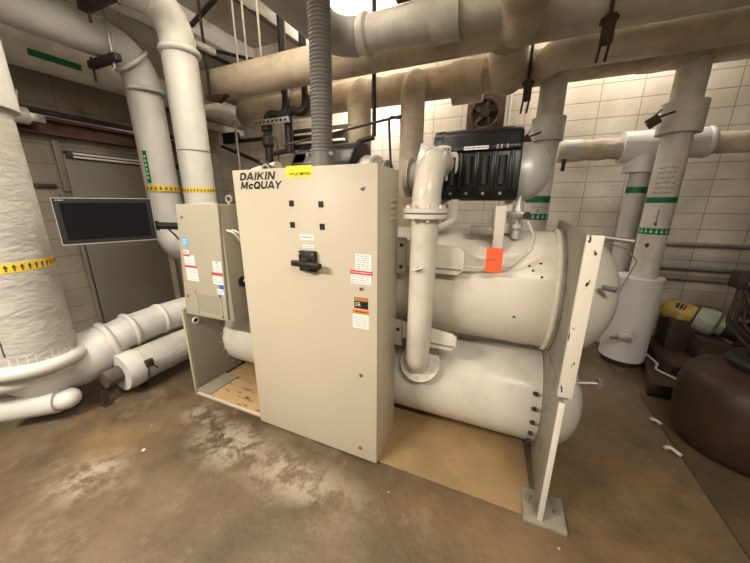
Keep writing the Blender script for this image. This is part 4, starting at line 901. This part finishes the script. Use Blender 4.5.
# ------------------------------------------------------------------ lamps of the room and added uplights
def strip(name, loc, L, along, label, z, power, upk, group=None):
    t = thing(name, loc, label, 'lamp', group); x, y = loc[0], loc[1]
    def bx(hl, hw, z0, z1): return (x - hl, x + hl, y - hw, y + hw, z0, z1) if along == 'x' else (x - hw, x + hw, y - hl, y + hl, z0, z1)
    obj('housing', MB().box(*bx(L / 2, .07, z + .04, z + .10), .006), 'lamp_body', t)
    for s in (-.035, .035):
        a, b = ((x - L / 2 + .02, y + s, z + .02), (x + L / 2 - .02, y + s, z + .02)) if along == 'x' else ((x + s, y - L / 2 + .02, z + .02), (x + s, y + L / 2 - .02, z + .02))
        obj('tube', MB().sweep([a, b], .016, 12), 'tube_on', t)
    for s in (-1, 1):
        p = (x + s * L * .4, y) if along == 'x' else (x, y + s * L * .4)
        obj('hanger_wire', MB().sweep([(p[0], p[1], z + .09), (p[0], p[1], ZC - .002)], .005, 6), 'steel', t)
    for up in (0, 1):  # second, upward area light is added above the housing to brighten the ceiling
        ld = bpy.data.lights.new(name, 'AREA'); ld.shape = 'RECTANGLE'; ld.size = L; ld.size_y = .12; ld.energy = power * ((1, upk)[up]); ld.color = (1., .91, .78)
        lo = bpy.data.objects.new(name + '_light', ld); C.objects.link(lo); lo.location = (x, y, z + (-.01, .115)[up])
        lo.rotation_euler = (PI * up, 0, PI / 2 if along == 'y' else 0)
    return t
strip('strip_lamp', (-1.8, 4.05, 3.30), 1.3, 'x', 'strip lamp near the back wall behind the tan pipes at left', 3.30, 24, 1.5)
strip('strip_lamp', (.85, 3.98, 3.45), 1.3, 'x', 'strip lamp hidden over the rear header at right', 3.45, 13, 1.2)
strip('strip_lamp', (-2.05, -.9, 2.6), 1.3, 'x', 'strip lamp over the floor in front of the chiller, left', 2.6, 112, .5)
strip('strip_lamp', (1.0, -.5, 2.85), 1.3, 'x', 'strip lamp over the floor in front of the chiller, right', 2.85, 52, .5)
strip('strip_lamp', (-1.9, 1.5, 3.2), 1.3, 'x', 'unseen strip lamp added above the overhead pipes over the tall cabinet', 3.2, 22, 4)  # added out of view; its strong uplight brightens the ceiling beams

w = bpy.data.worlds.new('room air'); bpy.context.scene.world = w; w.use_nodes = True
w.node_tree.nodes['Background'].inputs[0].default_value = (.9, .8, .68, 1); w.node_tree.nodes['Background'].inputs[1].default_value = .05

# ------------------------------------------------------------------ camera
cd_ = bpy.data.cameras.new('camera'); cm = bpy.data.objects.new('camera', cd_); C.objects.link(cm)
cd_.sensor_width = 36; cd_.sensor_fit = 'HORIZONTAL'; cd_.lens = 294.2 / 750 * 36; cd_.clip_start = .02
rows = ((0.91689, 0.39913, 0.002125), (-0.10495, 0.23596, 0.96608), (-0.38509, 0.88601, -0.25824))
r, u, f = (V(x) for x in rows)
mw = Matrix((r, u, -f)).transposed().to_4x4(); mw.translation = (0, 0, 1.6); cm.matrix_world = mw
sc = bpy.context.scene; sc.camera = cm
sc.view_settings.view_transform = 'Standard'; sc.view_settings.look = 'None'; sc.view_settings.gamma = 1; sc.view_settings.use_curve_mapping = False
sc.view_settings.exposure = 0.6
